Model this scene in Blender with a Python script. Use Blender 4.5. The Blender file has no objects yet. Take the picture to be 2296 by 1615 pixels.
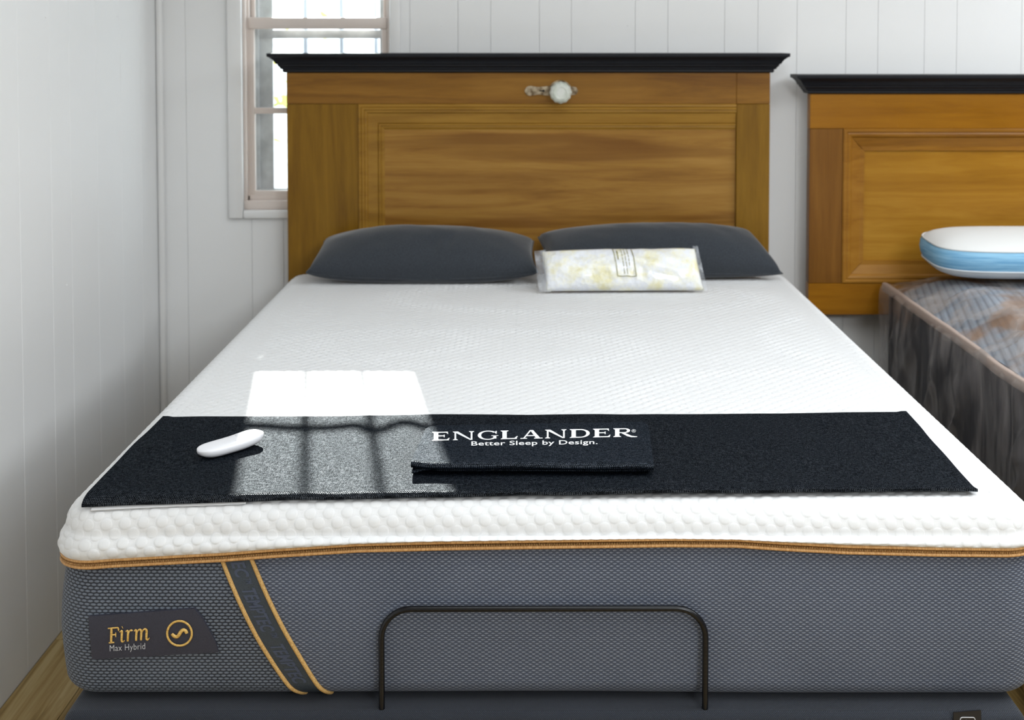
import bpy, bmesh, math, random
import numpy as np
from mathutils import Vector, Matrix

random.seed(7)
R = math.radians
scene = bpy.context.scene

# ------------------------------------------------------------------ camera
CAM_H = 1.53
F_PX, PITCH, CX = 2850.0, R(2.5), 1185.0
CY = 85.0 + F_PX * math.tan(PITCH)
cam_d = bpy.data.cameras.new('camera')
cam_d.sensor_width = 36.0
cam_d.lens = F_PX / 2296.0 * 36.0
cam_d.shift_x = (1148.0 - CX) / 2296.0
cam_d.shift_y = (CY - 807.5) / 2296.0
cam_d.clip_start = 0.05
cam_d.dof.use_dof = True
cam_d.dof.focus_distance = 2.12
cam_d.dof.aperture_fstop = 6.6
cam = bpy.data.objects.new('camera', cam_d)
cam.location = (0, 0, CAM_H)
cam.rotation_euler = (math.pi / 2 - PITCH, 0, 0)
scene.collection.objects.link(cam)
scene.camera = cam

# ------------------------------------------------------------------ world, sun, room lights, exposure
world = bpy.data.worlds.new('sky')
scene.world = world
world.use_nodes = True
wn = world.node_tree.nodes
wn['Background'].inputs[0].default_value = (0.86, 0.93, 1.0, 1)
wn['Background'].inputs[1].default_value = 3.0

def lamp(name, kind, loc, rot, energy, color=(1, 1, 1), sx=1, sy=1):
    d = bpy.data.lights.new(name, kind)
    d.energy = energy
    d.color = color
    if kind == 'AREA':
        d.shape = 'RECTANGLE'
        d.size, d.size_y = sx, sy
    o = bpy.data.objects.new(name, d)
    o.location = loc
    o.rotation_euler = rot
    scene.collection.objects.link(o)
    return o

SUN_DX, SUN_DZ = 0.172, -0.581
sun = lamp('sun', 'SUN', (-1, 9, 6), (0, 0, 0), 15.0, (1.0, 0.975, 0.93))
sun.data.angle = R(0.6)
sun.rotation_euler = Vector((SUN_DX, -1, SUN_DZ)).to_track_quat('-Z', 'Y').to_euler()
lamp('ceiling_light_a', 'AREA', (0.2, 1.6, 2.58), (0, 0, 0), 15, (0.90, 0.955, 1.0), 1.2, 2.4)
lamp('ceiling_light_b', 'AREA', (1.5, 1.0, 2.58), (0, 0, 0), 20, (0.90, 0.955, 1.0), 1.2, 2.4)
lamp('ceiling_light_c', 'AREA', (1.8, -2.2, 2.58), (0, 0, 0), 120, (0.90, 0.955, 1.0), 1.2, 2.4)
lamp('ceiling_light_d', 'AREA', (2.8, 2.4, 2.58), (0, 0, 0), 52, (0.90, 0.955, 1.0), 1.2, 2.4)

vs = scene.view_settings
vs.view_transform = 'Standard'
vs.look = 'None'
vs.exposure = 0.62
vs.gamma = 1.0
vs.use_curve_mapping = False
scene.cycles.max_bounces = 6
scene.cycles.diffuse_bounces = 3
scene.cycles.glossy_bounces = 2

# ------------------------------------------------------------------ helpers
_c, _s = math.cos(PITCH), math.sin(PITCH)
def on_y(u, v, Y):
    """where the line of sight through a photo point meets the upright plane at depth Y"""
    xr = (u - CX) / F_PX; yu = -(v - CY) / F_PX
    t = Y / (_c + yu * _s)
    return Vector((xr * t, Y, CAM_H + (-_s + yu * _c) * t))
def on_z(u, v, Z):
    xr = (u - CX) / F_PX; yu = -(v - CY) / F_PX
    t = (Z - CAM_H) / (-_s + yu * _c)
    return Vector((xr * t, (_c + yu * _s) * t, Z))

def lin(r, g=None, b=None):
    if g is None: g = b = r
    def f(c):
        c /= 255.0
        return c / 12.92 if c <= 0.04045 else ((c + 0.055) / 1.055) ** 2.4
    return (f(r), f(g), f(b), 1.0)

col = scene.collection
def link(o, parent=None):
    col.objects.link(o)
    if parent is not None: o.parent = parent
    return o
def tag(o, label=None, cat=None, group=None, kind=None):
    if label: o['label'] = label
    if cat: o['category'] = cat
    if group: o['group'] = group
    if kind: o['kind'] = kind
    return o
def empty(name, loc=(0, 0, 0)):
    o = bpy.data.objects.new(name, None)
    o.empty_display_size = 0.05
    col.objects.link(o)
    return o
def mesh_obj(name, verts, faces, m, parent=None, smooth=True, uv=None, merge=0.0, auto=None):
    me = bpy.data.meshes.new(name)
    me.from_pydata([tuple(map(float, v)) for v in verts], [], [tuple(int(i) for i in f) for f in faces])
    if uv is not None:
        lay = me.uv_layers.new(name='UVMap')
        vi = np.empty(len(me.loops), dtype=np.int32)
        me.loops.foreach_get('vertex_index', vi)
        lay.data.foreach_set('uv', np.asarray(uv, dtype=np.float32)[vi].ravel())
    if merge > 0:
        bm = bmesh.new(); bm.from_mesh(me)
        bmesh.ops.remove_doubles(bm, verts=bm.verts, dist=merge)
        bmesh.ops.recalc_face_normals(bm, faces=bm.faces)
        bm.to_mesh(me); bm.free()
    if m is not None: me.materials.append(m)
    if smooth:
        me.polygons.foreach_set('use_smooth', [True] * len(me.polygons))
        if auto is not None: me.set_sharp_from_angle(angle=R(auto))
    me.update()
    return link(bpy.data.objects.new(name, me), parent)
def bm_obj(name, bm, m, parent=None, smooth=False, auto=None):
    me = bpy.data.meshes.new(name)
    bmesh.ops.recalc_face_normals(bm, faces=bm.faces)
    bm.to_mesh(me); bm.free()
    if m is not None: me.materials.append(m)
    if smooth:
        me.polygons.foreach_set('use_smooth', [True] * len(me.polygons))
        if auto is not None: me.set_sharp_from_angle(angle=R(auto))
    return link(bpy.data.objects.new(name, me), parent)
def add_box(bm, x0, x1, y0, y1, z0, z1, bev=0.0, seg=2):
    r = bmesh.ops.create_cube(bm, size=1.0)
    vs_ = r['verts']
    for v in vs_:
        v.co = Vector(((x0 + x1) / 2 + v.co.x * (x1 - x0), (y0 + y1) / 2 + v.co.y * (y1 - y0), (z0 + z1) / 2 + v.co.z * (z1 - z0)))
    if bev > 0:
        es = list({e for v in vs_ for e in v.link_edges})
        bmesh.ops.bevel(bm, geom=es, offset=bev, segments=seg, affect='EDGES', profile=0.5)
def box(name, m, parent, x0, x1, y0, y1, z0, z1, bev=0.0, seg=2):
    bm = bmesh.new(); add_box(bm, x0, x1, y0, y1, z0, z1, bev, seg)
    return bm_obj(name, bm, m, parent, smooth=bev > 0, auto=40)
def grid_faces(nu, nv, close_u=False, base=0, flip=False):
    """nu columns (i) x nv rows (j); index = j*nu+i"""
    fs = []
    for j in range(nv - 1):
        for i in range(nu if close_u else nu - 1):
            i2 = (i + 1) % nu
            q = (base + j * nu + i, base + j * nu + i2, base + (j + 1) * nu + i2, base + (j + 1) * nu + i)
            fs.append(q[::-1] if flip else q)
    return fs
def smooth_path(pts, n=8, closed=False):
    P = [Vector(p) for p in pts]; out = []
    m_ = len(P)
    rng = range(m_ if closed else m_ - 1)
    for i in rng:
        p0 = P[(i - 1) % m_] if closed or i > 0 else P[0]
        p1 = P[i]; p2 = P[(i + 1) % m_]
        p3 = P[(i + 2) % m_] if closed or i + 2 < m_ else P[-1]
        for k in range(n):
            t = k / n
            out.append(0.5 * ((2 * p1) + (-p0 + p2) * t + (2 * p0 - 5 * p1 + 4 * p2 - p3) * t * t + (-p0 + 3 * p1 - 3 * p2 + p3) * t ** 3))
    if not closed: out.append(P[-1])
    return out
def tube(name, pts, rad, m, parent=None, seg=10, closed=False, caps=True):
    """pts: Vectors; rad: number or list"""
    n = len(pts); V = []; Fc = []
    rr = rad if hasattr(rad, '__len__') else [rad] * n
    T = []
    for i in range(n):
        a = pts[(i - 1) % n] if closed or i > 0 else pts[0]
        b = pts[(i + 1) % n] if closed or i < n - 1 else pts[-1]
        T.append((b - a).normalized())
    up = Vector((0, 0, 1)) if abs(T[0].z) < 0.9 else Vector((0, 1, 0))
    nrm = (up - T[0] * up.dot(T[0])).normalized()
    for i in range(n):
        nrm = (nrm - T[i] * nrm.dot(T[i])).normalized()
        bn = T[i].cross(nrm)
        for k in range(seg):
            a = 2 * math.pi * k / seg
            V.append(pts[i] + (nrm * math.cos(a) + bn * math.sin(a)) * rr[i])
    Fc = grid_faces(seg, n, close_u=True)
    if closed:
        for k in range(seg):
            k2 = (k + 1) % seg
            Fc.append(((n - 1) * seg + k, (n - 1) * seg + k2, k2, k))
    elif caps:
        Fc.append(tuple(range(seg))[::-1]); Fc.append(tuple((n - 1) * seg + k for k in range(seg)))
    return mesh_obj(name, V, Fc, m, parent, smooth=True, auto=60)
def lathe(name, prof, m, parent=None, seg=32, origin=(0, 0, 0), axis='Z', lobes=0, lobe_amp=0.0, smooth=True, auto=40):
    """prof: list of (r, h) along the axis"""
    V = []; o = Vector(origin)
    for r, h in prof:
        for k in range(seg):
            a = 2 * math.pi * k / seg
            q = r * (1 + lobe_amp * math.cos(lobes * a)) if lobes else r
            if axis == 'Z': V.append(o + Vector((q * math.cos(a), q * math.sin(a), h)))
            else: V.append(o + Vector((q * math.cos(a), -h, q * math.sin(a))))
    Fc = grid_faces(seg, len(prof), close_u=True)
    Fc.append(tuple(range(seg))[::-1]); Fc.append(tuple((len(prof) - 1) * seg + k for k in range(seg)))
    return mesh_obj(name, V, Fc, m, parent, smooth=smooth, auto=auto, merge=1e-6)
def prism(name, poly, y0, y1, m, parent=None, fn=None):
    """outline poly [(x,z)] given thickness between y0 and y1"""
    n = len(poly)
    V = [(x, y0, z) for x, z in poly] + [(x, y1, z) for x, z in poly]
    Fc = [tuple(range(n)), tuple(range(2 * n - 1, n - 1, -1))]
    for i in range(n):
        j = (i + 1) % n
        Fc.append((i, j, n + j, n + i))
    return mesh_obj(name, V, Fc, m, parent, smooth=False, merge=1e-7)

def hash2(ix, iy, seed):
    v = np.sin(ix * 127.1 + iy * 311.7 + seed * 74.7) * 43758.5453
    return v - np.floor(v)
def vnoise(x, y, seed=0):
    x = np.asarray(x, dtype=float); y = np.asarray(y, dtype=float)
    ix, iy = np.floor(x), np.floor(y)
    fx, fy = x - ix, y - iy
    fx = fx * fx * (3 - 2 * fx); fy = fy * fy * (3 - 2 * fy)
    a, b = hash2(ix, iy, seed), hash2(ix + 1, iy, seed)
    c, d = hash2(ix, iy + 1, seed), hash2(ix + 1, iy + 1, seed)
    return (a * (1 - fx) + b * fx) * (1 - fy) + (c * (1 - fx) + d * fx) * fy - 0.5
def sstep(a, b, x):
    t = np.clip((np.asarray(x, dtype=float) - a) / (b - a), 0, 1)
    return t * t * (3 - 2 * t)

# ------------------------------------------------------------------ materials
class Mat:
    def __init__(self, name, base=(0.5, 0.5, 0.5, 1), rough=0.6, spec=0.5, **kw):
        self.m = bpy.data.materials.new(name)
        self.m.use_nodes = True
        self.nt = self.m.node_tree
        self.b = self.nt.nodes['Principled BSDF']
        self.out = self.nt.nodes['Material Output']
        self.b.inputs['Base Color'].default_value = base
        self.b.inputs['Roughness'].default_value = rough
        self.b.inputs['Specular IOR Level'].default_value = spec
        for k, v in kw.items(): self.b.inputs[k.replace('_', ' ')].default_value = v
    def n(self, t, **props):
        nd = self.nt.nodes.new(t)
        for k, v in props.items(): setattr(nd, k, v)
        return nd
    def l(self, a, b): self.nt.links.new(a, b)
    def set(self, sock, v):
        if hasattr(v, 'is_output'): self.l(v, sock)
        else: sock.default_value = v
    def math(self, op, a, b=0.0, c=0.0, clamp=False):
        nd = self.n('ShaderNodeMath', operation=op, use_clamp=clamp)
        self.set(nd.inputs[0], a); self.set(nd.inputs[1], b); self.set(nd.inputs[2], c)
        return nd.outputs[0]
    def coord(self, kind='Object'): return self.n('ShaderNodeTexCoord').outputs[kind]
    def mapping(self, vec, scale=(1, 1, 1), rot=(0, 0, 0), loc=(0, 0, 0)):
        nd = self.n('ShaderNodeMapping')
        self.l(vec, nd.inputs[0])
        nd.inputs['Scale'].default_value = scale; nd.inputs['Rotation'].default_value = rot; nd.inputs['Location'].default_value = loc
        return nd.outputs[0]
    def noise(self, vec, scale=5, detail=3, rough=0.5, dist=0.0):
        nd = self.n('ShaderNodeTexNoise')
        self.l(vec, nd.inputs['Vector'])
        nd.inputs['Scale'].default_value = scale; nd.inputs['Detail'].default_value = detail
        nd.inputs['Roughness'].default_value = rough; nd.inputs['Distortion'].default_value = dist
        return nd.outputs['Fac']
    def ramp(self, fac, stops):
        nd = self.n('ShaderNodeValToRGB')
        self.l(fac, nd.inputs[0])
        e = nd.color_ramp.elements
        while len(e) < len(stops): e.new(0.5)
        for k, (p, c) in enumerate(stops): e[k].position = p; e[k].color = c
        return nd.outputs[0]
    def mix(self, fac, a, b, blend='MIX'):
        nd = self.n('ShaderNodeMix', data_type='RGBA', blend_type=blend)
        self.set(nd.inputs[0], fac); self.set(nd.inputs[6], a); self.set(nd.inputs[7], b)
        return nd.outputs[2]
    def bump(self, h, strength=0.5, dist=0.002):
        nd = self.n('ShaderNodeBump')
        nd.inputs['Strength'].default_value = strength; nd.inputs['Distance'].default_value = dist
        self.l(h, nd.inputs['Height']); self.l(nd.outputs[0], self.b.inputs['Normal'])
        return nd
    def color(self, c): self.set(self.b.inputs['Base Color'], c)
    def weave(self, a, b, wu, wv, soft=0.35, stag=0.5, kind='UV'):
        """soft staggered dash mask from the UV map (metres)"""
        sep = self.n('ShaderNodeSeparateXYZ'); self.l(self.coord(kind), sep.inputs[0])
        v = self.math('DIVIDE', sep.outputs[1], b)
        row = self.math('FLOOR', v)
        u = self.math('ADD', self.math('DIVIDE', sep.outputs[0], a), self.math('MULTIPLY', row, stag))
        du = self.math('DIVIDE', self.math('SUBTRACT', self.math('FRACT', u), 0.5), wu)
        dv = self.math('DIVIDE', self.math('SUBTRACT', self.math('FRACT', v), 0.5), wv)
        d = self.math('SQRT', self.math('ADD', self.math('MULTIPLY', du, du), self.math('MULTIPLY', dv, dv)))
        mr = self.n('ShaderNodeMapRange', interpolation_type='SMOOTHSTEP')
        self.l(d, mr.inputs[0])
        mr.inputs[1].default_value = 1 + soft; mr.inputs[2].default_value = 1 - soft
        return mr.outputs[0]

def wood(name, dark, mid, light, axis='X', tilt=0.0, rough=0.38, streak=0.0):
    M = Mat(name, rough=rough, spec=0.22)
    co = M.coord('Object')
    sc = {'X': (0.5, 7, 7), 'Z': (7, 7, 0.5)}[axis]
    mp = M.mapping(co, scale=sc, rot=(0, tilt, 0))
    n1 = M.noise(mp, 3.0, 6, 0.62, 1.2)
    n2 = M.noise(M.mapping(co, scale=tuple(3.2 * q for q in sc), rot=(0, tilt, 0)), 9.0, 4, 0.6, 0.4)
    n3 = M.noise(co, 2.6, 2, 0.5)
    f = M.math('ADD', M.math('MULTIPLY', n1, 0.62), M.math('MULTIPLY', n2, 0.16))
    f = M.math('ADD', f, M.math('MULTIPLY', n3, 0.22))
    c = M.ramp(f, [(0.30, dark), (0.5, mid), (0.70, light)])
    if streak:
        n4 = M.noise(M.mapping(co, scale=(0.35, 1, 5.5), rot=(0, tilt * 1.5, 0), loc=(0.3, 0, 0.25)), 2.2, 3, 0.5, 0.5)
        k = M.ramp(n4, [(0.50, (0, 0, 0, 1)), (0.62, (1, 1, 1, 1))])
        c = M.mix(M.math('MULTIPLY', k, streak), c, dark)
    M.color(c)
    r = M.ramp(n3, [(0.3, (rough - 0.06,) * 3 + (1,)), (0.7, (rough + 0.12,) * 3 + (1,))])
    M.l(r, M.b.inputs['Roughness'])
    M.bump(n2, 0.12, 0.002)
    return M.m

# paint
M = Mat('white_wall_paint', (0.87, 0.87, 0.865, 1), 0.45, 0.4)
M.bump(M.noise(M.coord('Object'), 55, 3), 0.06, 0.003)
m_wall = M.m
M = Mat('white_trim_paint', (0.84, 0.835, 0.825, 1), 0.35, 0.45); M.bump(M.noise(M.coord('Object'), 40, 2), 0.04, 0.003); m_trim = M.m
M = Mat('beige_sash_vinyl', lin(226, 214, 206), 0.4, 0.45); M.bump(M.noise(M.coord('Object'), 60, 2), 0.03, 0.002); m_sash = M.m
M = Mat('grey_storm_aluminium', lin(200, 200, 202), 0.45, 0.5, Metallic=0.2); M.color(M.ramp(M.noise(M.coord('Object'), 14, 3), [(0.35, lin(178, 178, 180)), (0.65, lin(216, 216, 218))])); m_alu = M.m
M = Mat('ceiling_white', (0.82, 0.82, 0.81, 1), 0.8); M.bump(M.noise(M.coord('Object'), 80, 2), 0.1, 0.003); m_ceil = M.m
M = Mat('window_glass', (1, 1, 1, 1), 0.02)
tr = M.n('ShaderNodeBsdfTransparent'); gl = M.n('ShaderNodeBsdfGlossy'); gl.inputs['Roughness'].default_value = 0.02
tr.inputs[0].default_value = (0.96, 0.985, 0.98, 1)
mx = M.n('ShaderNodeMixShader'); mx.inputs[0].default_value = 0.06
M.l(tr.outputs[0], mx.inputs[1]); M.l(gl.outputs[0], mx.inputs[2]); M.l(mx.outputs[0], M.out.inputs[0]); m_glass = M.m
M = Mat('bar_iron_bloomed', lin(205, 214, 228), 0.5); M.bump(M.noise(M.coord('Object'), 90, 2), 0.1, 0.001); m_iron = M.m  # pale tint stands in for glare blooming over the backlit bars
# floor planks
M = Mat('floor_laminate', rough=0.5, spec=0.4)
co = M.coord('Object')
info = M.n('ShaderNodeObjectInfo')
sh = M.n('ShaderNodeVectorMath', operation='ADD'); M.l(co, sh.inputs[0])
cmb = M.n('ShaderNodeCombineXYZ'); M.l(M.math('MULTIPLY', info.outputs['Random'], 9.0), cmb.inputs[0]); M.l(M.math('MULTIPLY', info.outputs['Random'], 31.0), cmb.inputs[1]); M.l(cmb.outputs[0], sh.inputs[1])
f1 = M.noise(M.mapping(sh.outputs[0], scale=(16, 0.7, 1)), 2.2, 6, 0.65, 0.6)
f2 = M.math('ADD', M.math('MULTIPLY', f1, 0.85), M.math('MULTIPLY', info.outputs['Random'], 0.15))
M.color(M.ramp(f2, [(0.40, lin(112, 88, 46)), (0.5, lin(168, 138, 82)), (0.62, lin(196, 172, 122))])); M.bump(f1, 0.1, 0.002)
m_floor = M.m
M = Mat('floor_underlay', lin(110, 90, 55), 0.7); M.color(M.ramp(M.noise(M.coord('Object'), 6, 3), [(0.3, lin(95, 78, 45)), (0.7, lin(140, 116, 70))])); m_under = M.m

# headboards
m_panel1 = wood('old_door_panel_wood', lin(114, 73, 24), lin(149, 107, 44), lin(168, 127, 62), 'X', R(4), 0.36, 0.75)
m_rail1 = wood('old_door_rail_wood', lin(92, 54, 16), lin(132, 90, 30), lin(152, 108, 42), 'X', 0.0, 0.34, 0.2)
m_stile1 = wood('old_door_stile_wood', lin(100, 66, 10), lin(124, 88, 18), lin(142, 104, 28), 'Z', 0.0, 0.34)
m_mold1 = wood('old_door_moulding_wood', lin(120, 82, 24), lin(148, 108, 38), lin(166, 124, 50), 'X', 0.0, 0.36)
m_panel2 = wood('honey_panel_wood', lin(134, 88, 16), lin(156, 108, 27), lin(174, 128, 42), 'X', R(-3), 0.34)
m_rail2 = wood('honey_rail_wood', lin(124, 76, 6), lin(148, 96, 14), lin(162, 108, 22), 'X', 0.0, 0.32)
m_stile2 = wood('honey_stile_wood', lin(92, 56, 16), lin(114, 73, 23), lin(130, 87, 31), 'Z', 0.0, 0.32)
m_mold2 = wood('honey_moulding_wood', lin(116, 72, 18), lin(146, 98, 30), lin(162, 114, 42), 'X', 0.0, 0.34)
M = Mat('black_crown_paint', lin(11, 14, 21), 0.5, 0.3); M.bump(M.noise(M.mapping(M.coord('Object'), scale=(1, 20, 20)), 6, 3), 0.08, 0.002); m_crown = M.m
M = Mat('aged_nickel', lin(150, 132, 104), 0.4, 0.5, Metallic=0.75); M.color(M.ramp(M.noise(M.coord('Object'), 60, 4), [(0.35, lin(96, 78, 56)), (0.65, lin(178, 164, 140))])); M.bump(M.noise(M.coord('Object'), 160, 3), 0.2, 0.001); m_nickel = M.m
M = Mat('keyhole_dark', lin(18, 14, 10), 0.8); M.color(M.ramp(M.noise(M.coord('Object'), 90, 2), [(0.3, lin(10, 8, 6)), (0.7, lin(28, 22, 16))])); m_dark = M.m
M = Mat('milky_cut_glass', lin(232, 236, 222), 0.08, 0.8, Transmission_Weight=0.25); M.color(M.ramp(M.noise(M.coord('Object'), 40, 2), [(0.3, lin(214, 220, 204)), (0.7, lin(242, 244, 236))])); m_knob = M.m

# bedding
M = Mat('white_quilted_knit', (0.86, 0.86, 0.855, 1), 0.85, 0.25, Sheen_Weight=0.15)
kn = M.noise(M.coord('Object'), 900, 2)
sep = M.n('ShaderNodeSeparateXYZ'); M.l(M.coord('UV'), sep.inputs[0])
dd = []
for off in (0.0, 0.5):
    du = M.math('MULTIPLY', M.math('SUBTRACT', M.math('FRACT', M.math('ADD', M.math('DIVIDE', sep.outputs[0], 0.0290), 0.5 - off)), 0.5), 0.0290)
    dv = M.math('MULTIPLY', M.math('SUBTRACT', M.math('FRACT', M.math('ADD', M.math('DIVIDE', sep.outputs[1], 0.0305), 0.5 - off)), 0.5), 0.0305)
    dd.append(M.math('SQRT', M.math('ADD', M.math('MULTIPLY', du, du), M.math('MULTIPLY', dv, dv))))
dist = M.math('MINIMUM', dd[0], dd[1])
mr = M.n('ShaderNodeMapRange', interpolation_type='SMOOTHSTEP'); M.l(dist, mr.inputs[0])
mr.inputs[1].default_value = 0.0104; mr.inputs[2].default_value = 0.0066
line = M.math('SUBTRACT', 1.0, M.math('DIVIDE', M.math('ABSOLUTE', M.math('SUBTRACT', dist, 0.0099)), 0.0006), clamp=True)
stit = M.math('MULTIPLY', line, M.ramp(M.noise(M.coord('Object'), 700, 1), [(0.45, (0, 0, 0, 1)), (0.55, (1, 1, 1, 1))]))
# small woven dashes between the puffs, denser in large looping bands on the top
def cell(offu, offv):
    du = M.math('SUBTRACT', M.math('FRACT', M.math('ADD', M.math('DIVIDE', sep.outputs[0], 0.0145), offu)), 0.5)
    dv = M.math('SUBTRACT', M.math('FRACT', M.math('ADD', M.math('DIVIDE', sep.outputs[1], 0.01525), offv)), 0.5)
    du = M.math('DIVIDE', M.math('ADD', du, M.math('MULTIPLY', dv, 0.3)), 0.30); dv = M.math('DIVIDE', dv, 0.17)
    return M.math('SUBTRACT', 1.0, M.math('SQRT', M.math('ADD', M.math('MULTIPLY', du, du), M.math('MULTIPLY', dv, dv))), clamp=True)
dash = cell(0.5, 0.0)
pos = M.n('ShaderNodeSeparateXYZ'); M.l(M.coord('Object'), pos.inputs[0])
bandf = None
for (bx, by, br) in ((-0.19, 3.02, 0.25), (-0.44, 3.06, 0.13), (0.74, 2.98, 0.20), (0.53, 2.33, 0.25), (0.30, 3.85, 0.28), (-0.50, 2.32, 0.25)):
    ex = M.math('SUBTRACT', pos.outputs[0], bx); ey = M.math('SUBTRACT', pos.outputs[1], by)
    rr0 = M.math('SQRT', M.math('ADD', M.math('MULTIPLY', ex, ex), M.math('MULTIPLY', ey, ey)))
    q = M.math('SUBTRACT', 1.0, M.math('DIVIDE', M.math('ABSOLUTE', M.math('SUBTRACT', rr0, br)), 0.055), clamp=True)
    bandf = q if bandf is None else M.math('MAXIMUM', bandf, q)
topm = M.math('GREATER_THAN', pos.outputs[1], 2.03)
bandf = M.math('MULTIPLY', M.math('ADD', M.math('MULTIPLY', bandf, 0.85), 0.15), topm)
dashm = M.math('MULTIPLY', dash, bandf)
hh = M.math('SUBTRACT', M.math('ADD', mr.outputs[0], M.math('MULTIPLY', kn, 0.22)), M.math('MULTIPLY', line, 0.12))
hh = M.math('SUBTRACT', hh, M.math('MULTIPLY', dashm, 1.2))
WHITE = (0.735, 0.737, 0.738, 1)
c0 = M.mix(M.math('MULTIPLY', stit, 0.35), WHITE, (0.54, 0.545, 0.555, 1))
M.color(M.mix(M.math('MULTIPLY', dashm, 0.55), c0, (0.50, 0.505, 0.515, 1)))
M.bump(hh, 0.5, 0.0010); m_white = M.m
def weave_mat(name, a, b, dark, light, thread, wu, wv, tick):
    M = Mat(name, rough=0.72, spec=0.35, Sheen_Weight=0.1)
    k = M.weave(a, b, wu, wv, 0.4)
    nz = M.noise(M.mapping(M.coord('UV'), scale=(1, 1, 1)), 900, 2)
    lt = M.mix(M.ramp(nz, [(0.42, (0, 0, 0, 1)), (0.66, (1, 1, 1, 1))]), light, thread)
    c = M.mix(k, dark, lt)
    if tick:
        sep = M.n('ShaderNodeSeparateXYZ'); M.l(M.coord('UV'), sep.inputs[0])
        uu = M.math('ABSOLUTE', M.math('SUBTRACT', M.math('FRACT', M.math('ADD', M.math('DIVIDE', sep.outputs[0], a / 2), 0.0)), 0.5))
        ln = M.math('LESS_THAN', uu, 0.07)
        c = M.mix(M.math('MULTIPLY', ln, 0.45), c, dark)
    big = M.noise(M.coord('UV'), 7, 2)
    c = M.mix(0.16, c, M.ramp(big, [(0.3, dark), (0.7, light)]))
    M.color(c)
    M.bump(k, 0.55, 0.0012)
    return M.m
m_body = weave_mat('grey_woven_border', 0.0106, 0.0034, lin(60, 67, 82), lin(100, 107, 124), lin(168, 175, 184), 0.30, 0.34, True)
m_corner = weave_mat('charcoal_coarse_border', 0.0094, 0.0050, lin(22, 26, 36), lin(93, 101, 114), lin(138, 147, 158), 0.40, 0.36, False)
m_base = weave_mat('navy_twill', 0.0034, 0.0022, lin(11, 14, 21), lin(40, 46, 58), lin(62, 70, 82), 0.36, 0.36, False)
M = Mat('golden_tape', lin(188, 142, 82), 0.6, 0.4); k = M.noise(M.mapping(M.coord('UV'), scale=(600, 120, 1)), 1.0, 2); M.color(M.ramp(k, [(0.35, lin(176, 128, 74)), (0.65, lin(206, 160, 104))])); M.bump(k, 0.3, 0.0006); m_gold = M.m
M = Mat('gold_piping', lin(206, 164, 92), 0.6, 0.4); k = M.noise(M.coord('Object'), 500, 2); M.color(M.ramp(k, [(0.35, lin(176, 136, 76)), (0.65, lin(208, 170, 108))])); M.bump(k, 0.3, 0.0005); m_pipe = M.m
M = Mat('bronze_zip_coil', lin(150, 104, 44), 0.38, 0.6); M.color(M.ramp(M.noise(M.coord('Object'), 300, 2), [(0.3, lin(150, 108, 60)), (0.7, lin(200, 158, 104))])); m_coil = M.m
M = Mat('slate_satin_strap', lin(52, 58, 66), 0.5, 0.4); k = M.noise(M.coord('Object'), 700, 2); M.color(M.ramp(k, [(0.3, lin(46, 52, 58)), (0.7, lin(60, 68, 76))])); M.bump(k, 0.15, 0.0004); m_strap = M.m
M = Mat('strap_lettering', lin(66, 74, 92), 0.55, 0.4); M.bump(M.noise(M.coord('Object'), 700, 2), 0.15, 0.0004); m_straptext = M.m
M = Mat('charcoal_satin_label', lin(52, 50, 60), 0.5, 0.35); k = M.noise(M.coord('Object'), 800, 2); M.color(M.ramp(k, [(0.3, lin(46, 47, 58)), (0.7, lin(58, 59, 71))])); M.bump(k, 0.2, 0.0004); m_label = M.m
M = Mat('gold_embroidery', lin(212, 170, 84), 0.42, 0.6); k = M.noise(M.mapping(M.coord('Object'), scale=(300, 300, 1400)), 1.0, 2); M.color(M.ramp(k, [(0.35, lin(190, 144, 56)), (0.65, lin(232, 196, 118))])); M.bump(k, 0.3, 0.0005); m_emb = M.m
M = Mat('silver_embroidery', lin(196, 198, 202), 0.5, 0.5); M.bump(M.noise(M.coord('Object'), 900, 2), 0.3, 0.0004); m_silver = M.m
M = Mat('black_bar_metal', lin(6, 8, 14), 0.28, 0.4); M.bump(M.noise(M.coord('Object'), 120, 2), 0.03, 0.001); m_bar = M.m
M = Mat('black_plastic', lin(14, 14, 18), 0.5); M.bump(M.noise(M.coord('Object'), 200, 2), 0.05, 0.001); m_plastic = M.m
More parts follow.
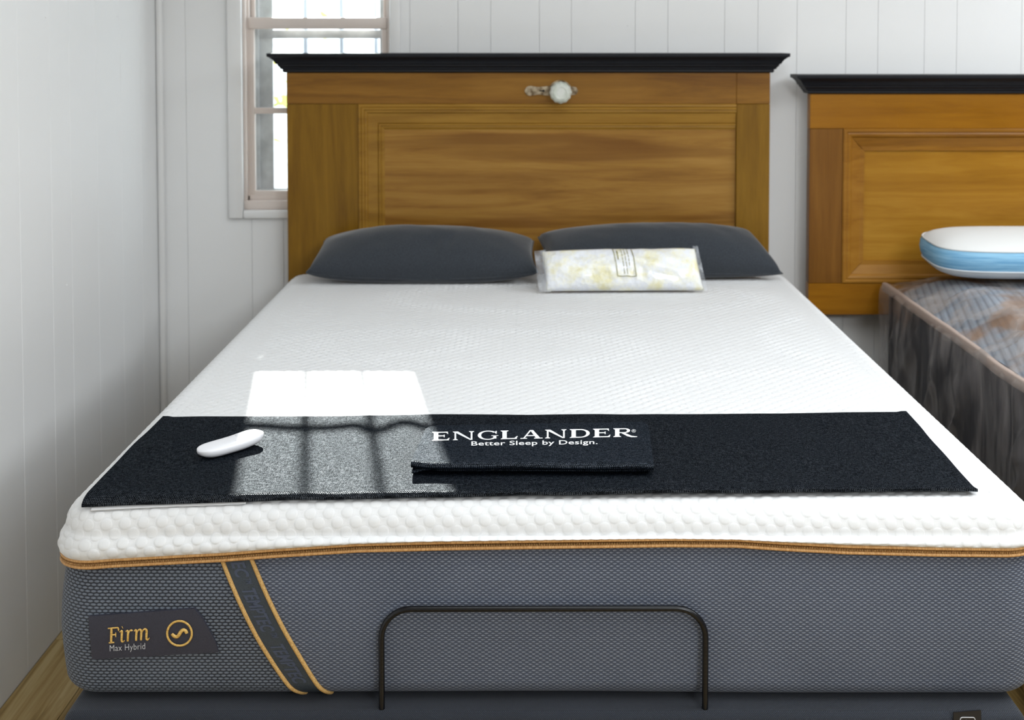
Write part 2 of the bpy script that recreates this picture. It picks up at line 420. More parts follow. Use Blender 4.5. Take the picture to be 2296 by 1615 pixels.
def cloth(name, dark, light, scale=1.0, rough=0.40, spec=0.062, sheen=0.0):
    M = Mat(name, rough=rough, spec=spec, Sheen_Weight=sheen, Sheen_Roughness=0.4)
    co = M.coord('Object')
    t1 = M.noise(M.mapping(co, scale=(150, 700, 500)), 1.0, 3, 0.6)
    t2 = M.noise(M.mapping(co, scale=(700, 140, 500)), 1.0, 3, 0.6)
    t = M.math('ADD', M.math('MULTIPLY', t1, 0.5), M.math('MULTIPLY', t2, 0.5))
    k = M.weave(0.0036, 0.0022, 0.36, 0.36, 0.5, kind='Object')
    f = M.math('ADD', M.math('MULTIPLY', M.math('SUBTRACT', t, 0.5), 3.2), M.math('MULTIPLY', k, 0.5))
    bp = M.bump(M.math('ADD', M.math('MULTIPLY', t, 1.8), M.math('MULTIPLY', k, 0.5)), 1.0, 0.0011)
    df = M.n('ShaderNodeBsdfDiffuse'); M.l(M.ramp(f, [(0.0, dark), (0.75, light)]), df.inputs[0]); M.l(bp.outputs[0], df.inputs['Normal'])
    gl = M.n('ShaderNodeBsdfGlossy'); gl.inputs['Roughness'].default_value = rough; gl.inputs[0].default_value = (0.92, 0.96, 1.0, 1); M.l(bp.outputs[0], gl.inputs['Normal'])
    mx = M.n('ShaderNodeMixShader')
    M.l(M.ramp(f, [(0.05, (spec * 0.1,) * 3 + (1,)), (0.8, (spec, spec, spec, 1))]), mx.inputs[0])
    M.l(df.outputs[0], mx.inputs[1]); M.l(gl.outputs[0], mx.inputs[2]); M.l(mx.outputs[0], M.out.inputs[0])
    return M.m
m_runner = cloth('navy_linen_runner', lin(3, 5, 9), lin(20, 29, 40))
m_fold = cloth('navy_linen_folded', lin(8, 12, 18), lin(36, 46, 59))
M = Mat('runner_lining', lin(205, 205, 206), 0.7); M.bump(M.noise(M.coord('Object'), 500, 2), 0.1, 0.0005); m_lining = M.m
M = Mat('white_print', lin(236, 237, 238), 0.6, 0.3); M.bump(M.noise(M.coord('Object'), 700, 2), 0.1, 0.0004); m_print = M.m
M = Mat('charcoal_pillow_cloth', rough=0.85, spec=0.2, Sheen_Weight=0.35, Sheen_Roughness=0.5)
k = M.noise(M.coord('Object'), 420, 3); M.color(M.ramp(k, [(0.35, lin(42, 46, 52)), (0.65, lin(57, 62, 68))])); M.bump(k, 0.2, 0.0008); m_pillow = M.m
M = Mat('remote_white_plastic', lin(232, 232, 236), 0.28, 0.5); M.bump(M.noise(M.coord('Object'), 300, 2), 0.01, 0.0005); m_remote = M.m
M = Mat('remote_button_grey', lin(214, 214, 219), 0.4); M.bump(M.noise(M.coord('Object'), 300, 2), 0.01, 0.0005); m_button = M.m
# foam filled bag
M = Mat('shredded_foam', rough=0.6, spec=0.4, Coat_Weight=0.7, Coat_Roughness=0.12)
co = M.coord('Object')
vo = M.n('ShaderNodeTexVoronoi'); M.l(co, vo.inputs['Vector']); vo.inputs['Scale'].default_value = 75
nb = M.noise(co, 22, 4, 0.6)
c = M.ramp(nb, [(0.40, lin(236, 238, 242)), (0.52, lin(240, 239, 228)), (0.66, lin(236, 230, 190))])
M.color(c); M.bump(vo.outputs['Distance'], 0.35, 0.006); m_foam = M.m
M = Mat('olive_print', lin(150, 146, 104), 0.5); M.bump(M.noise(M.coord('Object'), 300, 2), 0.05, 0.0005); m_olive = M.m
def film(name, base, alpha_lo, alpha_hi, rough, scale):
    M = Mat(name, base, rough, 0.8)
    co = M.coord('Object')
    nz = M.noise(M.mapping(co, scale=(0.8, 1.0, 0.22), rot=(0.25, 0, 0)), scale, 5, 0.55, 0.9)
    M.l(M.ramp(nz, [(0.38, (alpha_lo,) * 3 + (1,)), (0.62, (alpha_hi,) * 3 + (1,))]), M.b.inputs['Alpha'])
    M.bump(nz, 0.6, 0.01)
    return M.m
m_film = film('clear_plastic_wrap', lin(186, 178, 174), 0.08, 0.50, 0.22, 11)
m_bagfilm = film('clear_bag_film', lin(216, 220, 226), 0.15, 0.45, 0.15, 30)
# second mattress
M = Mat('slate_mattress_side', rough=0.8, spec=0.3)
k = M.noise(M.mapping(M.coord('Object'), scale=(1, 14, 1.2)), 1.6, 4, 0.6, 0.4)
M.color(M.ramp(k, [(0.35, lin(34, 38, 50)), (0.65, lin(76, 78, 84))])); M.bump(k, 0.2, 0.004); m_side2 = M.m
M = Mat('blue_ticking_with_reflection', rough=0.8, spec=0.3)
sep = M.n('ShaderNodeSeparateXYZ'); M.l(M.coord('Object'), sep.inputs[0])
st = M.math('ABSOLUTE', M.math('SUBTRACT', M.math('FRACT', M.math('MULTIPLY', M.math('SUBTRACT', sep.outputs[0], M.math('MULTIPLY', sep.outputs[1], 0.20)), 52)), 0.5))
c = M.ramp(st, [(0.06, lin(116, 126, 140)), (0.26, lin(150, 162, 176))])
brown_refl = M.noise(M.coord('Object'), 3.4, 3, 0.5, 0.6)
M.color(M.mix(M.ramp(brown_refl, [(0.50, (0, 0, 0, 1)), (0.58, (1, 1, 1, 1))]), c, lin(140, 110, 88))); M.bump(st, 0.5, 0.004); m_top2 = M.m  # brown patches paint in the headboard's reflection on the film
M = Mat('rose_beige_film_fold', lin(176, 158, 148), 0.65); M.bump(M.noise(M.coord('Object'), 300, 2), 0.15, 0.0008); m_filmfold = M.m  # beige stands for light reflected along the film's fold
M = Mat('dark_foundation_cloth', lin(40, 44, 56), 0.85); M.bump(M.noise(M.coord('Object'), 500, 2), 0.2, 0.0008); m_found = M.m
M = Mat('pillow_white_knit', lin(222, 222, 220), 0.85, 0.2); M.bump(M.noise(M.coord('Object'), 260, 2), 0.25, 0.0012); m_pw = M.m
M = Mat('pillow_blue_mesh', lin(126, 178, 212), 0.75, 0.3); k = M.noise(M.mapping(M.coord('Object'), scale=(1, 1, 18)), 10, 3); M.color(M.ramp(k, [(0.35, lin(108, 162, 200)), (0.65, lin(146, 194, 222))])); M.bump(k, 0.2, 0.001); m_pb = M.m
M = Mat('pillow_grey_under', lin(206, 210, 212), 0.8); M.bump(M.noise(M.coord('Object'), 260, 2), 0.2, 0.001); m_pg = M.m
# outdoors
M = Mat('pale_gravel', rough=0.9); k = M.noise(M.coord('Object'), 9, 4); M.color(M.ramp(k, [(0.3, lin(206, 204, 196)), (0.7, lin(232, 230, 224))])); m_gravel = M.m
M = Mat('pale_siding', lin(236, 238, 240), 0.7); M.bump(M.noise(M.coord('Object'), 8, 2), 0.1, 0.003); m_siding = M.m
M = Mat('yellow_green_leaf', lin(170, 178, 84), 0.6, Transmission_Weight=0.0); k = M.noise(M.coord('Object'), 3, 2); M.color(M.ramp(k, [(0.35, lin(140, 156, 70)), (0.65, lin(214, 204, 96))])); m_leaf = M.m
M = Mat('grey_bark', lin(150, 140, 128), 0.9); M.bump(M.noise(M.coord('Object'), 20, 3), 0.4, 0.01); m_bark = M.m

# ------------------------------------------------------------------ the room
WX, WY = -1.206, 4.13                # left wall and back wall planes (faces of the boarding)
RX1, RY0, RZ = 7.0, -5.5, 2.62
PT = 0.008                           # board thickness

floor = tag(box('floor', m_under, None, WX - 0.1, RX1, RY0, WY + 0.14, -0.12, -0.004), kind='structure')
fx = WX
r_ = 0
while fx < 1.35:
    y_ = -0.55 + 0.43 * (r_ % 3)
    while y_ < WY:
        a, b = max(y_, 0.3), min(y_ + 1.24, WY)
        if b - a > 0.05:
            box('floor_plank', m_floor, floor, fx + 0.0008, min(fx + 0.148, 1.4) - 0.0008, a + 0.0008, b - 0.0008, -0.004, 0.0, 0.0008, 1)
        y_ += 1.24
    fx += 0.148; r_ += 1
tag(box('ceiling', m_ceil, None, WX - 0.1, RX1, RY0, WY + 0.14, RZ, RZ + 0.1), kind='structure')
tag(box('wall_right', m_wall, None, RX1, RX1 + 0.1, RY0, WY + 0.14, -0.12, RZ + 0.1), kind='structure')
wf = bmesh.new()
add_box(wf, WX - 0.1, RX1 + 0.1, RY0 - 0.1, RY0, -0.12, RZ + 0.1)
tag(bm_obj('wall_front', wf, m_wall), kind='structure')

wl = tag(box('wall_left', m_wall, None, WX - 0.1, WX - PT, RY0, WY + 0.14, -0.12, RZ + 0.1), kind='structure')
def board(parent, axis, a, b, z0, z1, bev=0.0011, gap=0.0003):
    """one upright wall board with eased edges; axis X: on the back wall, Y: on the left wall"""
    a += gap; b -= gap
    prof = [(a, PT), (a, bev), (a + bev, 0), (b - bev, 0), (b, bev), (b, PT)]
    V = []
    for z in (z0, z1):
        for p, d in prof:
            V.append((p, WY + d, z) if axis == 'X' else (WX - d, p, z))
    n = len(prof)
    Fc = [tuple(range(n)), tuple(range(2 * n - 1, n - 1, -1))] + [(i, (i + 1) % n, n + (i + 1) % n, n + i) for i in range(n)]
    return mesh_obj('wall_board', V, Fc, m_wall, parent, smooth=False, merge=1e-7)
ycuts = [4.13, 3.946, 3.756, 3.543, 3.337, 3.20, 3.0]
steps = [0.2, 0.137, 0.206, 0.213, 0.19, 0.2]
k_ = 0
while ycuts[-1] > 0.6:
    ycuts.append(ycuts[-1] - steps[k_ % 6]); k_ += 1
for a, b in zip(ycuts[1:], ycuts[:-1]):
    board(wl, 'Y', a, b, 0.0, RZ)
box('wall_panel', m_wall, wl, WX - PT, WX, RY0, ycuts[-1] - 0.001, 0.0, RZ)

# back wall with the window opening
OX0, OX1, OZ0, OZ1 = -0.930, -0.448, 0.968, 2.20
wb = bmesh.new()
add_box(wb, WX - 0.1, OX0, WY + PT, WY + 0.14, -0.12, RZ + 0.1); add_box(wb, OX1, RX1 + 0.1, WY + PT, WY + 0.14, -0.12, RZ + 0.1)
add_box(wb, OX0, OX1, WY + PT, WY + 0.14, -0.12, OZ0); add_box(wb, OX0, OX1, WY + PT, WY + 0.14, OZ1, RZ + 0.1)
wall_back = tag(bm_obj('wall_back', wb, m_wall), kind='structure')
xcuts = [WX, -1.114, -0.904, -0.80, -0.60, -0.50, -0.385, -0.229, -0.123, 0.035, 0.139, 0.346, 0.452, 0.636, 0.744, 0.871, 1.03, 1.134, 1.285, 1.39, 1.60, 1.70, 1.86, 1.99, 2.15, 2.27]
for a, b in zip(xcuts[:-1], xcuts[1:]):
    if b <= OX0 or a >= OX1: board(wall_back, 'X', a, b, 0.0, RZ)
    else:
        board(wall_back, 'X', a, b, 0.0, OZ0)
        board(wall_back, 'X', a, b, OZ1, RZ)
        if a < OX0: board(wall_back, 'X', a, OX0, OZ0, OZ1)
        if b > OX1: board(wall_back, 'X', OX1, b, OZ0, OZ1)
box('wall_panel', m_wall, wall_back, xcuts[-1] + 0.001, RX1, WY, WY + PT, 0.0, RZ)
for (u, v) in ((990, 57), (1408, 57), (1797, 352), (1797, 388), (1797, 560), (1797, 580)):
    p = on_y(u, v, WY)
    lathe('nail_head', [(0.0006, 0.0022), (0.0028, 0.0016), (0.0034, 0)], m_wall, wall_back, 10, p, 'Y')
for (u, v) in ((102, 38), (262, 36), (150, 640)):
    xr = (u - CX) / F_PX; yu = -(v - CY) / F_PX; t = WX / xr
    p = Vector((WX, (_c + yu * _s) * t, CAM_H + (-_s + yu * _c) * t))
    nh = lathe('nail_head', [(0.0006, 0.0022), (0.0028, 0.0016), (0.0034, 0)], m_wall, wl, 10, (0, 0, 0), 'Y')
    nh.location = p; nh.rotation_euler = (0, 0, R(90))
# corner strip
bm = bmesh.new(); add_box(bm, WX, WX + 0.022, WY - 0.022, WY, 0.0, RZ, 0.008, 3)
tag(bm_obj('trim_1', bm, m_trim, None, True, 40), kind='structure')

# window
win = tag(empty('window_1'), kind='structure')
CW = 0.046
def wbox(name, m, *a, **k): return box(name, m, win, *a, **k)
wbox('window_casing', m_trim, OX0 - CW, OX0 + 0.002, WY - 0.02, WY, OZ0 - 0.026, OZ1 + CW, 0.006)
wbox('window_casing', m_trim, OX1 - 0.002, OX1 + CW * 0.75, WY - 0.02, WY, OZ0 - 0.026, OZ1 + CW, 0.006)
wbox('window_casing', m_trim, OX0 + 0.002, OX1 - 0.002, WY - 0.02, WY, OZ0 - 0.026, OZ0 + 0.002, 0.006)
wbox('window_casing', m_trim, OX0 + 0.002, OX1 - 0.002, WY - 0.02, WY, OZ1 - 0.002, OZ1 + CW, 0.006)
# stepped jamb liners
for d0, d1, ins in ((0.004, 0.028, 0.010), (0.028, 0.05, 0.016)):
    wbox('jamb_liner', m_sash, OX0, OX0 + ins, WY + d0, WY + d1, OZ0 + 0.01, OZ1, 0.002)
    wbox('jamb_liner', m_sash, OX1 - ins, OX1, WY + d0, WY + d1, OZ0 + 0.01, OZ1, 0.002)
for d0, d1, z1 in ((0.002, 0.03, 0.030), (0.028, 0.05, 0.046), (0.048, 0.138, 0.028)):
    wbox('window_sill', m_sash, OX0, OX1, WY + d0, WY + d1, OZ0, OZ0 + z1, 0.003)
# lower sash
SX0, SX1 = OX0 + 0.014, OX1 - 0.014
LZ0, LZ1 = OZ0 + 0.03, 1.595
wbox('lower_sash_stile', m_sash, SX0, SX0 + 0.018, WY + 0.03, WY + 0.052, LZ0, LZ1, 0.003)
wbox('lower_sash_stile', m_sash, SX1 - 0.018, SX1, WY + 0.03, WY + 0.052, LZ0, LZ1, 0.003)
wbox('lower_sash_rail', m_sash, SX0 + 0.016, SX1 - 0.016, WY + 0.03, WY + 0.052, LZ0, LZ0 + 0.03, 0.003)
wbox('meeting_rail', m_sash, SX0, SX1, WY + 0.024, WY + 0.056, 1.559, 1.597, 0.004)
wbox('muntin', m_sash, SX0 + 0.016, SX1 - 0.016, WY + 0.034, WY + 0.048, 1.281, 1.301, 0.003)
wbox('glass_pane', m_glass, SX0 + 0.016, SX1 - 0.016, WY + 0.040, WY + 0.042, LZ0 + 0.028, 1.283)
wbox('glass_pane', m_glass, SX0 + 0.016, SX1 - 0.016, WY + 0.040, WY + 0.042, 1.299, 1.561)
# upper sash, one track further out
wbox('upper_sash_stile', m_sash, SX0, SX0 + 0.016, WY + 0.056, WY + 0.076, 1.575, OZ1, 0.003)
wbox('upper_sash_stile', m_sash, SX1 - 0.016, SX1, WY + 0.056, WY + 0.076, 1.575, OZ1, 0.003)
wbox('upper_sash_rail', m_sash, SX0 + 0.014, SX1 - 0.014, WY + 0.056, WY + 0.076, OZ1 - 0.03, OZ1, 0.003)
wbox('glass_pane', m_glass, SX0 + 0.014, SX1 - 0.014, WY + 0.065, WY + 0.067, 1.58, OZ1 - 0.028)
# storm window: grey aluminium tracks and frame
for q in (0, 1):
    a, b = (OX0, OX0 + 0.022) if q == 0 else (OX1 - 0.022, OX1)
    wbox('storm_track', m_alu, a, b, WY + 0.078, WY + 0.09, OZ0 + 0.026, OZ1, 0.002)
    a, b = (OX0, OX0 + 0.034) if q == 0 else (OX1 - 0.026, OX1)
    wbox('storm_track', m_alu, a, b, WY + 0.09, WY + 0.104, OZ0 + 0.026, OZ1, 0.002)
    a, b = (OX0 + 0.03, OX0 + 0.078) if q == 0 else (OX1 - 0.047, OX1 - 0.024)
    wbox('storm_stile', m_alu, a, b, WY + 0.106, WY + 0.12, OZ0 + 0.03, OZ1, 0.002)
wbox('storm_rail', m_alu, OX0 + 0.03, OX1 - 0.03, WY + 0.104, WY + 0.122, OZ0 + 0.03, OZ0 + 0.058, 0.003)
wbox('storm_rail', m_alu, OX0 + 0.03, OX1 - 0.03, WY + 0.104, WY + 0.122, 1.528, 1.556, 0.003)
wbox('storm_latch', m_dark, OX0 + 0.06, OX0 + 0.13, WY + 0.092, WY + 0.106, OZ0 + 0.036, OZ0 + 0.046, 0.002)

# iron guard outside the window
guard = empty('window_guard')
tag(guard, 'iron window guard with scalloped bar outside the window, coloured pale for glare', 'window guard')
GY = WY + 0.19
for gx in (-0.875, -0.757, -0.634, -0.516):
    tube('bar', [Vector((gx, GY, 0.93)), Vector((gx, GY, 2.3))], 0.0085, m_iron, guard, 8)
for gz in (0.95, 2.28):
    box('cross_bar', m_iron, guard, -0.98, -0.40, GY - 0.006, GY + 0.006, gz - 0.01, gz + 0.01)
pts = []
for k in range(61):
    x = -0.98 + 0.58 * k / 60
    pts.append(Vector((x, GY + 0.018, 1.966 + (0.016 * math.cos((x + 0.757) / 0.122 * 2 * math.pi) if x > -0.66 else 0.004 * math.cos((x + 0.757) / 0.122 * math.pi)))))
tube('scroll_bar', pts, 0.0125, m_iron, guard, 8)
for gx in (-0.96, -0.42):
    box('bracket', m_iron, guard, gx - 0.01, gx + 0.01, WY + 0.138, GY + 0.006, 0.94, 0.96)
    box('bracket', m_iron, guard, gx - 0.01, gx + 0.01, WY + 0.138, GY + 0.006, 2.27, 2.29)

# outdoors
tag(box('ground', m_gravel, None, -14, 14, WY + 0.15, 26, -0.4, -0.3), kind='structure')
sun_block_house = tag(empty('sun_block_house'), 'pale clapboard building added to block low sun, blurred through the window', 'sun_block_house')  # added building, its top set to keep low sun off the bed
box('sun_block_wall', m_siding, sun_block_house, -6, 6, 9.55, 9.7, -0.31, 4.685)
nz_ = 0
while nz_ < 28:
    z_ = -0.3 + 0.178 * nz_
    bd = mesh_obj('siding_board', [(-6, 9.55, z_), (6, 9.55, z_), (6, 9.52, z_), (-6, 9.52, z_), (-6, 9.55, z_ + 0.176), (6, 9.55, z_ + 0.176), (6, 9.542, z_ + 0.176), (-6, 9.542, z_ + 0.176)],
        [(0, 1, 2, 3), (4, 7, 6, 5), (3, 2, 6, 7), (0, 4, 5, 1), (0, 3, 7, 4), (1, 5, 6, 2)], m_siding, sun_block_house, smooth=False)
    nz_ += 1
def tree(x, y, h, spread, n, label):
    t = empty('garden_tree')
    pth = smooth_path([(x, y, -0.31), (x + 0.05, y, h * 0.3), (x - 0.08, y + 0.05, h * 0.6), (x + 0.02, y, h)], 5)
    tube('trunk', pth, [0.09 * (1 - 0.75 * k / (len(pth) - 1)) for k in range(len(pth))], m_bark, t, 8)
    V = []; Fc = []
    for k in range(n):
        a = random.uniform(0, 6.283); rr = spread * math.sqrt(random.random()); zz = random.uniform(0.28, 1.08) * h
        c = Vector((x + rr * math.cos(a), y + rr * math.sin(a), zz))
        q = Matrix.Rotation(random.uniform(0, 6.28), 3, Vector((random.uniform(-1, 1), random.uniform(-1, 1), random.uniform(-1, 1))).normalized())
        s = random.uniform(0.04, 0.09)
        b = len(V)
        for p in ((-1, 0, 0), (0, -0.4, 0.1), (1, 0, 0), (0, 0.4, 0.1)): V.append(c + q @ (Vector(p) * s))
        Fc += [(b, b + 1, b + 2), (b, b + 2, b + 3)]
    f = mesh_obj('foliage', V, Fc, m_leaf, t, smooth=False); f['kind'] = 'stuff'
    tag(t, label, 'tree')
tree(-1.95, 8.6, 2.3, 0.7, 150, 'thin yellow-green tree blurred behind the window panes')

# ------------------------------------------------------------------ headboards
def moulding(name, m, parent, path, prof, y_face, closed=False):
    """flat mitred moulding: path corners in (x,z) going round, prof = [(inset, height)]"""
    out = []
    n = len(path)
    for i in range(n if closed else n - 1):
        a, b = Vector(path[i]), Vector(path[(i + 1) % n])
        d = (b - a).normalized(); nin = Vector((d.y, -d.x))
        def mit(j, this_d):
            if not closed and j in (0, n - 1): return None
            p, q, r = Vector(path[(j - 1) % n]), Vector(path[j]), Vector(path[(j + 1) % n])
            d1, d2 = (q - p).normalized(), (r - q).normalized()
            n1, n2 = Vector((d1.y, -d1.x)), Vector((d2.y, -d2.x))
            return (n1 + n2) / (1 + n1.dot(n2))
        ma, mb = mit(i, d) or nin, mit((i + 1) % n, d) or nin
        V = []
        for e, mm in ((a, ma), (b, mb)):
            for ins, h in prof:
                p = e + mm * ins
                V.append((p.x, y_face - h, p.y))
            p0 = e + mm * prof[-1][0]; V.append((p0.x, y_face + 0.012, p0.y))
            p0 = e + mm * prof[0][0]; V.append((p0.x, y_face + 0.012, p0.y))
        k = len(prof) + 2
        Fc = [(q, (q + 1) % k, k + (q + 1) % k, k + q) for q in range(k)]
        Fc += [tuple(range(k)), tuple(range(2 * k - 1, k - 1, -1))]
        out.append(mesh_obj(name, V, Fc, m, parent, smooth=False, merge=1e-7))
    return out
CROWN = [(0.004, 0.0), (0.008, 0.003), (0.008, 0.010), (0.014, 0.012), (0.016, 0.017), (0.021, 0.021), (0.022, 0.026), (0.027, 0.028),
         (0.030, 0.034), (0.034, 0.040), (0.040, 0.045), (0.045, 0.049), (0.049, 0.050), (0.050, 0.054), (0.050, 0.061)]
def crown(parent, x0, x1, yf, yb, z0):
    """cornice swept round left return, front and right return"""
    V = []; n = len(CROWN)
    for (x, y, sx, sy) in ((x0, yb, -1, 0), (x0, yf, -1, -1), (x1, yf, 1, -1), (x1, yb, 1, 0)):
        for p, h in CROWN: V.append((x + sx * p, y + sy * p, z0 + h))
    Fc = []
    for s in range(3):
        for k in range(n - 1): Fc.append((s * n + k, (s + 1) * n + k, (s + 1) * n + k + 1, s * n + k + 1))
    Fc.append(tuple(s * n + n - 1 for s in range(4))); Fc.append(tuple(s * n for s in range(4))[::-1])
    Fc.append(tuple(range(n))); Fc.append(tuple(3 * n + k for k in range(n))[::-1])
    Fc.append((0, n - 1, 3 * n + n - 1, 3 * n))
    return mesh_obj('crown_moulding', V, Fc, m_crown, parent, smooth=False, merge=1e-7)

# headboard by the window: an old door laid on its side
HY = 4.0
hb = empty('headboard')
tag(hb, 'wooden headboard made from an old door with glass knob, behind the white bed', 'headboard', 'headboards with black crown mouldings')
HX0, HX1, HZT, HZB = -0.762, 0.761, 1.421, 0.30
RZB = 1.322
box('top_rail', m_rail1, hb, HX0, 0.655, HY, HY + 0.042, RZB, HZT, 0.0012, 1)
box('corner_block', m_rail1, hb, 0.6556, HX1, HY + 0.0006, HY + 0.042, RZB, HZT, 0.0012, 1)
box('stile', m_stile1, hb, HX0, -0.537, HY, HY + 0.042, HZB, RZB - 0.0006, 0.0012, 1)
box('stile', m_stile1, hb, 0.656, HX1, HY - 0.001, HY + 0.042, HZB, RZB - 0.0006, 0.0015, 1)
box('bottom_rail', m_rail1, hb, -0.5365, 0.655, HY, HY + 0.042, HZB, 0.62, 0.0012, 1)
box('door_panel', m_panel1, hb, -0.5365, 0.6552, HY + 0.012, HY + 0.036, 0.62, RZB, 0.0)
PROF1 = [(0.0, 0.002), (0.003, 0.0045), (0.008, 0.005), (0.010, 0.0025), (0.012, 0.0048), (0.018, 0.0045), (0.020, 0.001), (0.023, 0.002), (0.027, 0.001),
         (0.030, -0.004), (0.060, -0.0065), (0.062, -0.009), (0.064, -0.0055), (0.069, -0.0055), (0.071, -0.0085), (0.074, -0.0075), (0.079, -0.0105), (0.082, -0.0118)]
moulding('panel_moulding', m_mold1, hb, [(-0.537, 0.62), (-0.537, RZB), (0.655, RZB)], PROF1, HY)
crown(hb, HX0 - 0.002, HX1 + 0.002, HY - 0.002, HY + 0.085, HZT)
# lock plate and glass knob
plate_pts = []
pc = Vector((0.1, 1.361))
up_, lo_ = [], []
for k in range(41):
    x = -0.012 + 0.168 * k / 40
    hw = 0.0135
    if x < 0.006: hw = 0.0155 * math.sqrt(max(0, 1 - ((x - 0.006) / 0.018) ** 2))
    elif x < 0.03: hw = 0.0155 - 0.0035 * (x - 0.006) / 0.024
    elif x < 0.07: hw = 0.012 + 0.0035 * (x - 0.03) / 0.04
    elif x > 0.142: hw = 0.013 * math.sqrt(max(0, 1 - ((x - 0.142) / 0.014) ** 2))
    hw = max(hw, 0.0335 * math.sqrt(max(0, 1 - ((x - 0.1) / 0.036) ** 2)))
    up_.append((x, 1.3635 + hw)); lo_.append((x, 1.3635 - hw))
poly = lo_ + up_[::-1]
clean = []
for p in poly:
    if not clean or (abs(p[0] - clean[-1][0]) + abs(p[1] - clean[-1][1])) > 1e-5: clean.append(p)
plate = prism('lock_plate', clean, HY - 0.004, HY, m_nickel, hb)
for sx_ in (0.002, 0.146):
    lathe('screw', [(0.0042, 0.004), (0.004, 0.0056), (0.0015, 0.006)], m_nickel, plate, 14, (sx_, HY, 1.3635), 'Y')
lathe('keyhole', [(0.0042, 0.0041), (0.0040, 0.0045)], m_dark, plate, 16, (0.047, HY, 1.3635), 'Y')
prism('keyhole_slot', [(0.034, 1.3618), (0.047, 1.3615), (0.047, 1.3655), (0.034, 1.3652)], HY - 0.0046, HY - 0.0041, m_dark, plate)
lathe('knob_collar', [(0.017, 0.004), (0.017, 0.010), (0.012, 0.014), (0.011, 0.030)], m_nickel, plate, 24, (0.1, HY, 1.361), 'Y')
lathe('glass_knob', [(0.012, 0.026), (0.022, 0.032), (0.033, 0.044), (0.034, 0.050), (0.029, 0.058), (0.021, 0.063), (0.018, 0.063), (0.016, 0.0615), (0.004, 0.0615)],
      m_knob, plate, 24, (0.1, HY, 1.360), 'Y', lobes=12, lobe_amp=0.03, smooth=False)

# honey-coloured headboard on the right, hung on the wall
H2Y = 4.03
hb2 = empty('headboard.001')
tag(hb2, 'honey-brown wooden headboard on the wall behind the plastic-wrapped mattress', 'headboard', 'headboards with black crown mouldings')
X0, X1, Z1, Z0 = 0.894, 2.44, 1.353, 0.645
box('top_rail', m_rail2, hb2, X0, X1, H2Y, H2Y + 0.04, 1.242, Z1, 0.0012, 1)
box('bottom_rail', m_rail2, hb2, X0, X1, H2Y, H2Y + 0.04, Z0, 0.746, 0.0012, 1)
box('stile', m_stile2, hb2, X0, 1.0, H2Y + 0.0008, H2Y + 0.04, 0.7466, 1.2414, 0.0012, 1)
box('stile', m_stile2, hb2, X1 - 0.106, X1, H2Y + 0.0008, H2Y + 0.04, 0.7466, 1.2414, 0.0012, 1)
box('door_panel', m_panel2, hb2, 1.0, X1 - 0.106, H2Y + 0.018, H2Y + 0.036, 0.746, 1.242)
PROF2 = [(0.0, 0.001), (0.004, 0.004), (0.010, 0.004), (0.013, 0.0015), (0.018, 0.003), (0.025, 0.001), (0.030, -0.004), (0.060, -0.0125), (0.066, -0.0165), (0.071, -0.0175)]
moulding('panel_moulding', m_mold2, hb2, [(1.0, 0.746), (1.0, 1.242), (X1 - 0.106, 1.242), (X1 - 0.106, 0.746)], PROF2, H2Y, closed=True)
crown(hb2, X0 - 0.002, X1 + 0.002, H2Y - 0.002, H2Y + 0.06, Z1)
for hx_ in (1.1, 2.2):
    box('wall_cleat', m_rail2, hb2, hx_, hx_ + 0.1, H2Y + 0.04, WY, 1.15, 1.25)

# ------------------------------------------------------------------ the white mattress
MXC, MHX = 0.033, 0.778
MY0 = 1.962
MHY = 1.004
MYC = MY0 + MHY
RC = 0.066
ZB, ZTOP = 0.486, 0.795
RT = 0.045                                     # rounding of the top edge
ZIP_U = [0, 140, 250, 400, 500, 600, 800, 1000, 1200, 1500, 1650, 1750, 1900, 2100, 2296, 2400]
ZIP_V = [1272, 1271, 1262, 1254, 1249, 1241, 1228, 1223, 1220, 1216, 1217, 1224, 1232, 1237, 1239, 1240]
ZIP_X = [on_y(u, v, MY0 - 0.006).x for u, v in zip(ZIP_U, ZIP_V)]
ZIP_Z = [on_y(u, v, MY0 - 0.006).z for u, v in zip(ZIP_U, ZIP_V)]

def perimeter(nx, ny, nc=10):
    """points round the mattress outline: front first (left to right), with outward normals; corner radius RC"""
    P, N = [], []
    ax, ay = MHX - RC, MHY - RC
    xs = np.linspace(-ax, ax, nx + 1); ys = np.linspace(-ay, ay, ny + 1)
    def corner(cx_, cy_, a0):
        for k in range(1, nc):
            a = a0 + (math.pi / 2) * k / nc
            P.append((cx_ + RC * math.cos(a), cy_ + RC * math.sin(a))); N.append((math.cos(a), math.sin(a)))
    for x in xs: P.append((x, -ay - RC)); N.append((0, -1))
    corner(ax, -ay, -math.pi / 2)
    for y in ys: P.append((ax + RC, y)); N.append((1, 0))
    corner(ax, ay, 0)
    for x in xs[::-1]: P.append((x, ay + RC)); N.append((0, 1))
    corner(-ax, ay, math.pi / 2)
    for y in ys[::-1]: P.append((-ax - RC, y)); N.append((-1, 0))
    corner(-ax, -ay, math.pi)
    P = np.array(P); N = np.array(N)
    d = np.linalg.norm(np.roll(P, -1, 0) - P, axis=1)
    s = np.concatenate([[0], np.cumsum(d)[:-1]])
    s = s - (MHX - RC)                          # s = 0 at the middle of the foot end
    tot = d.sum()
    s = np.where(s > tot / 2, s - tot, s)
    # the left front corner and side continue to negative s
    return P, N, s, xs, ys
def zip_z(x, y):
    """height of the zip seam at plan position relative to the centre"""
    zf = np.interp(x + MXC, ZIP_X, ZIP_Z)
    k = sstep(-MHY + 0.02, -MHY + 0.6, y)
    return zf * (1 - k) + 0.712 * k
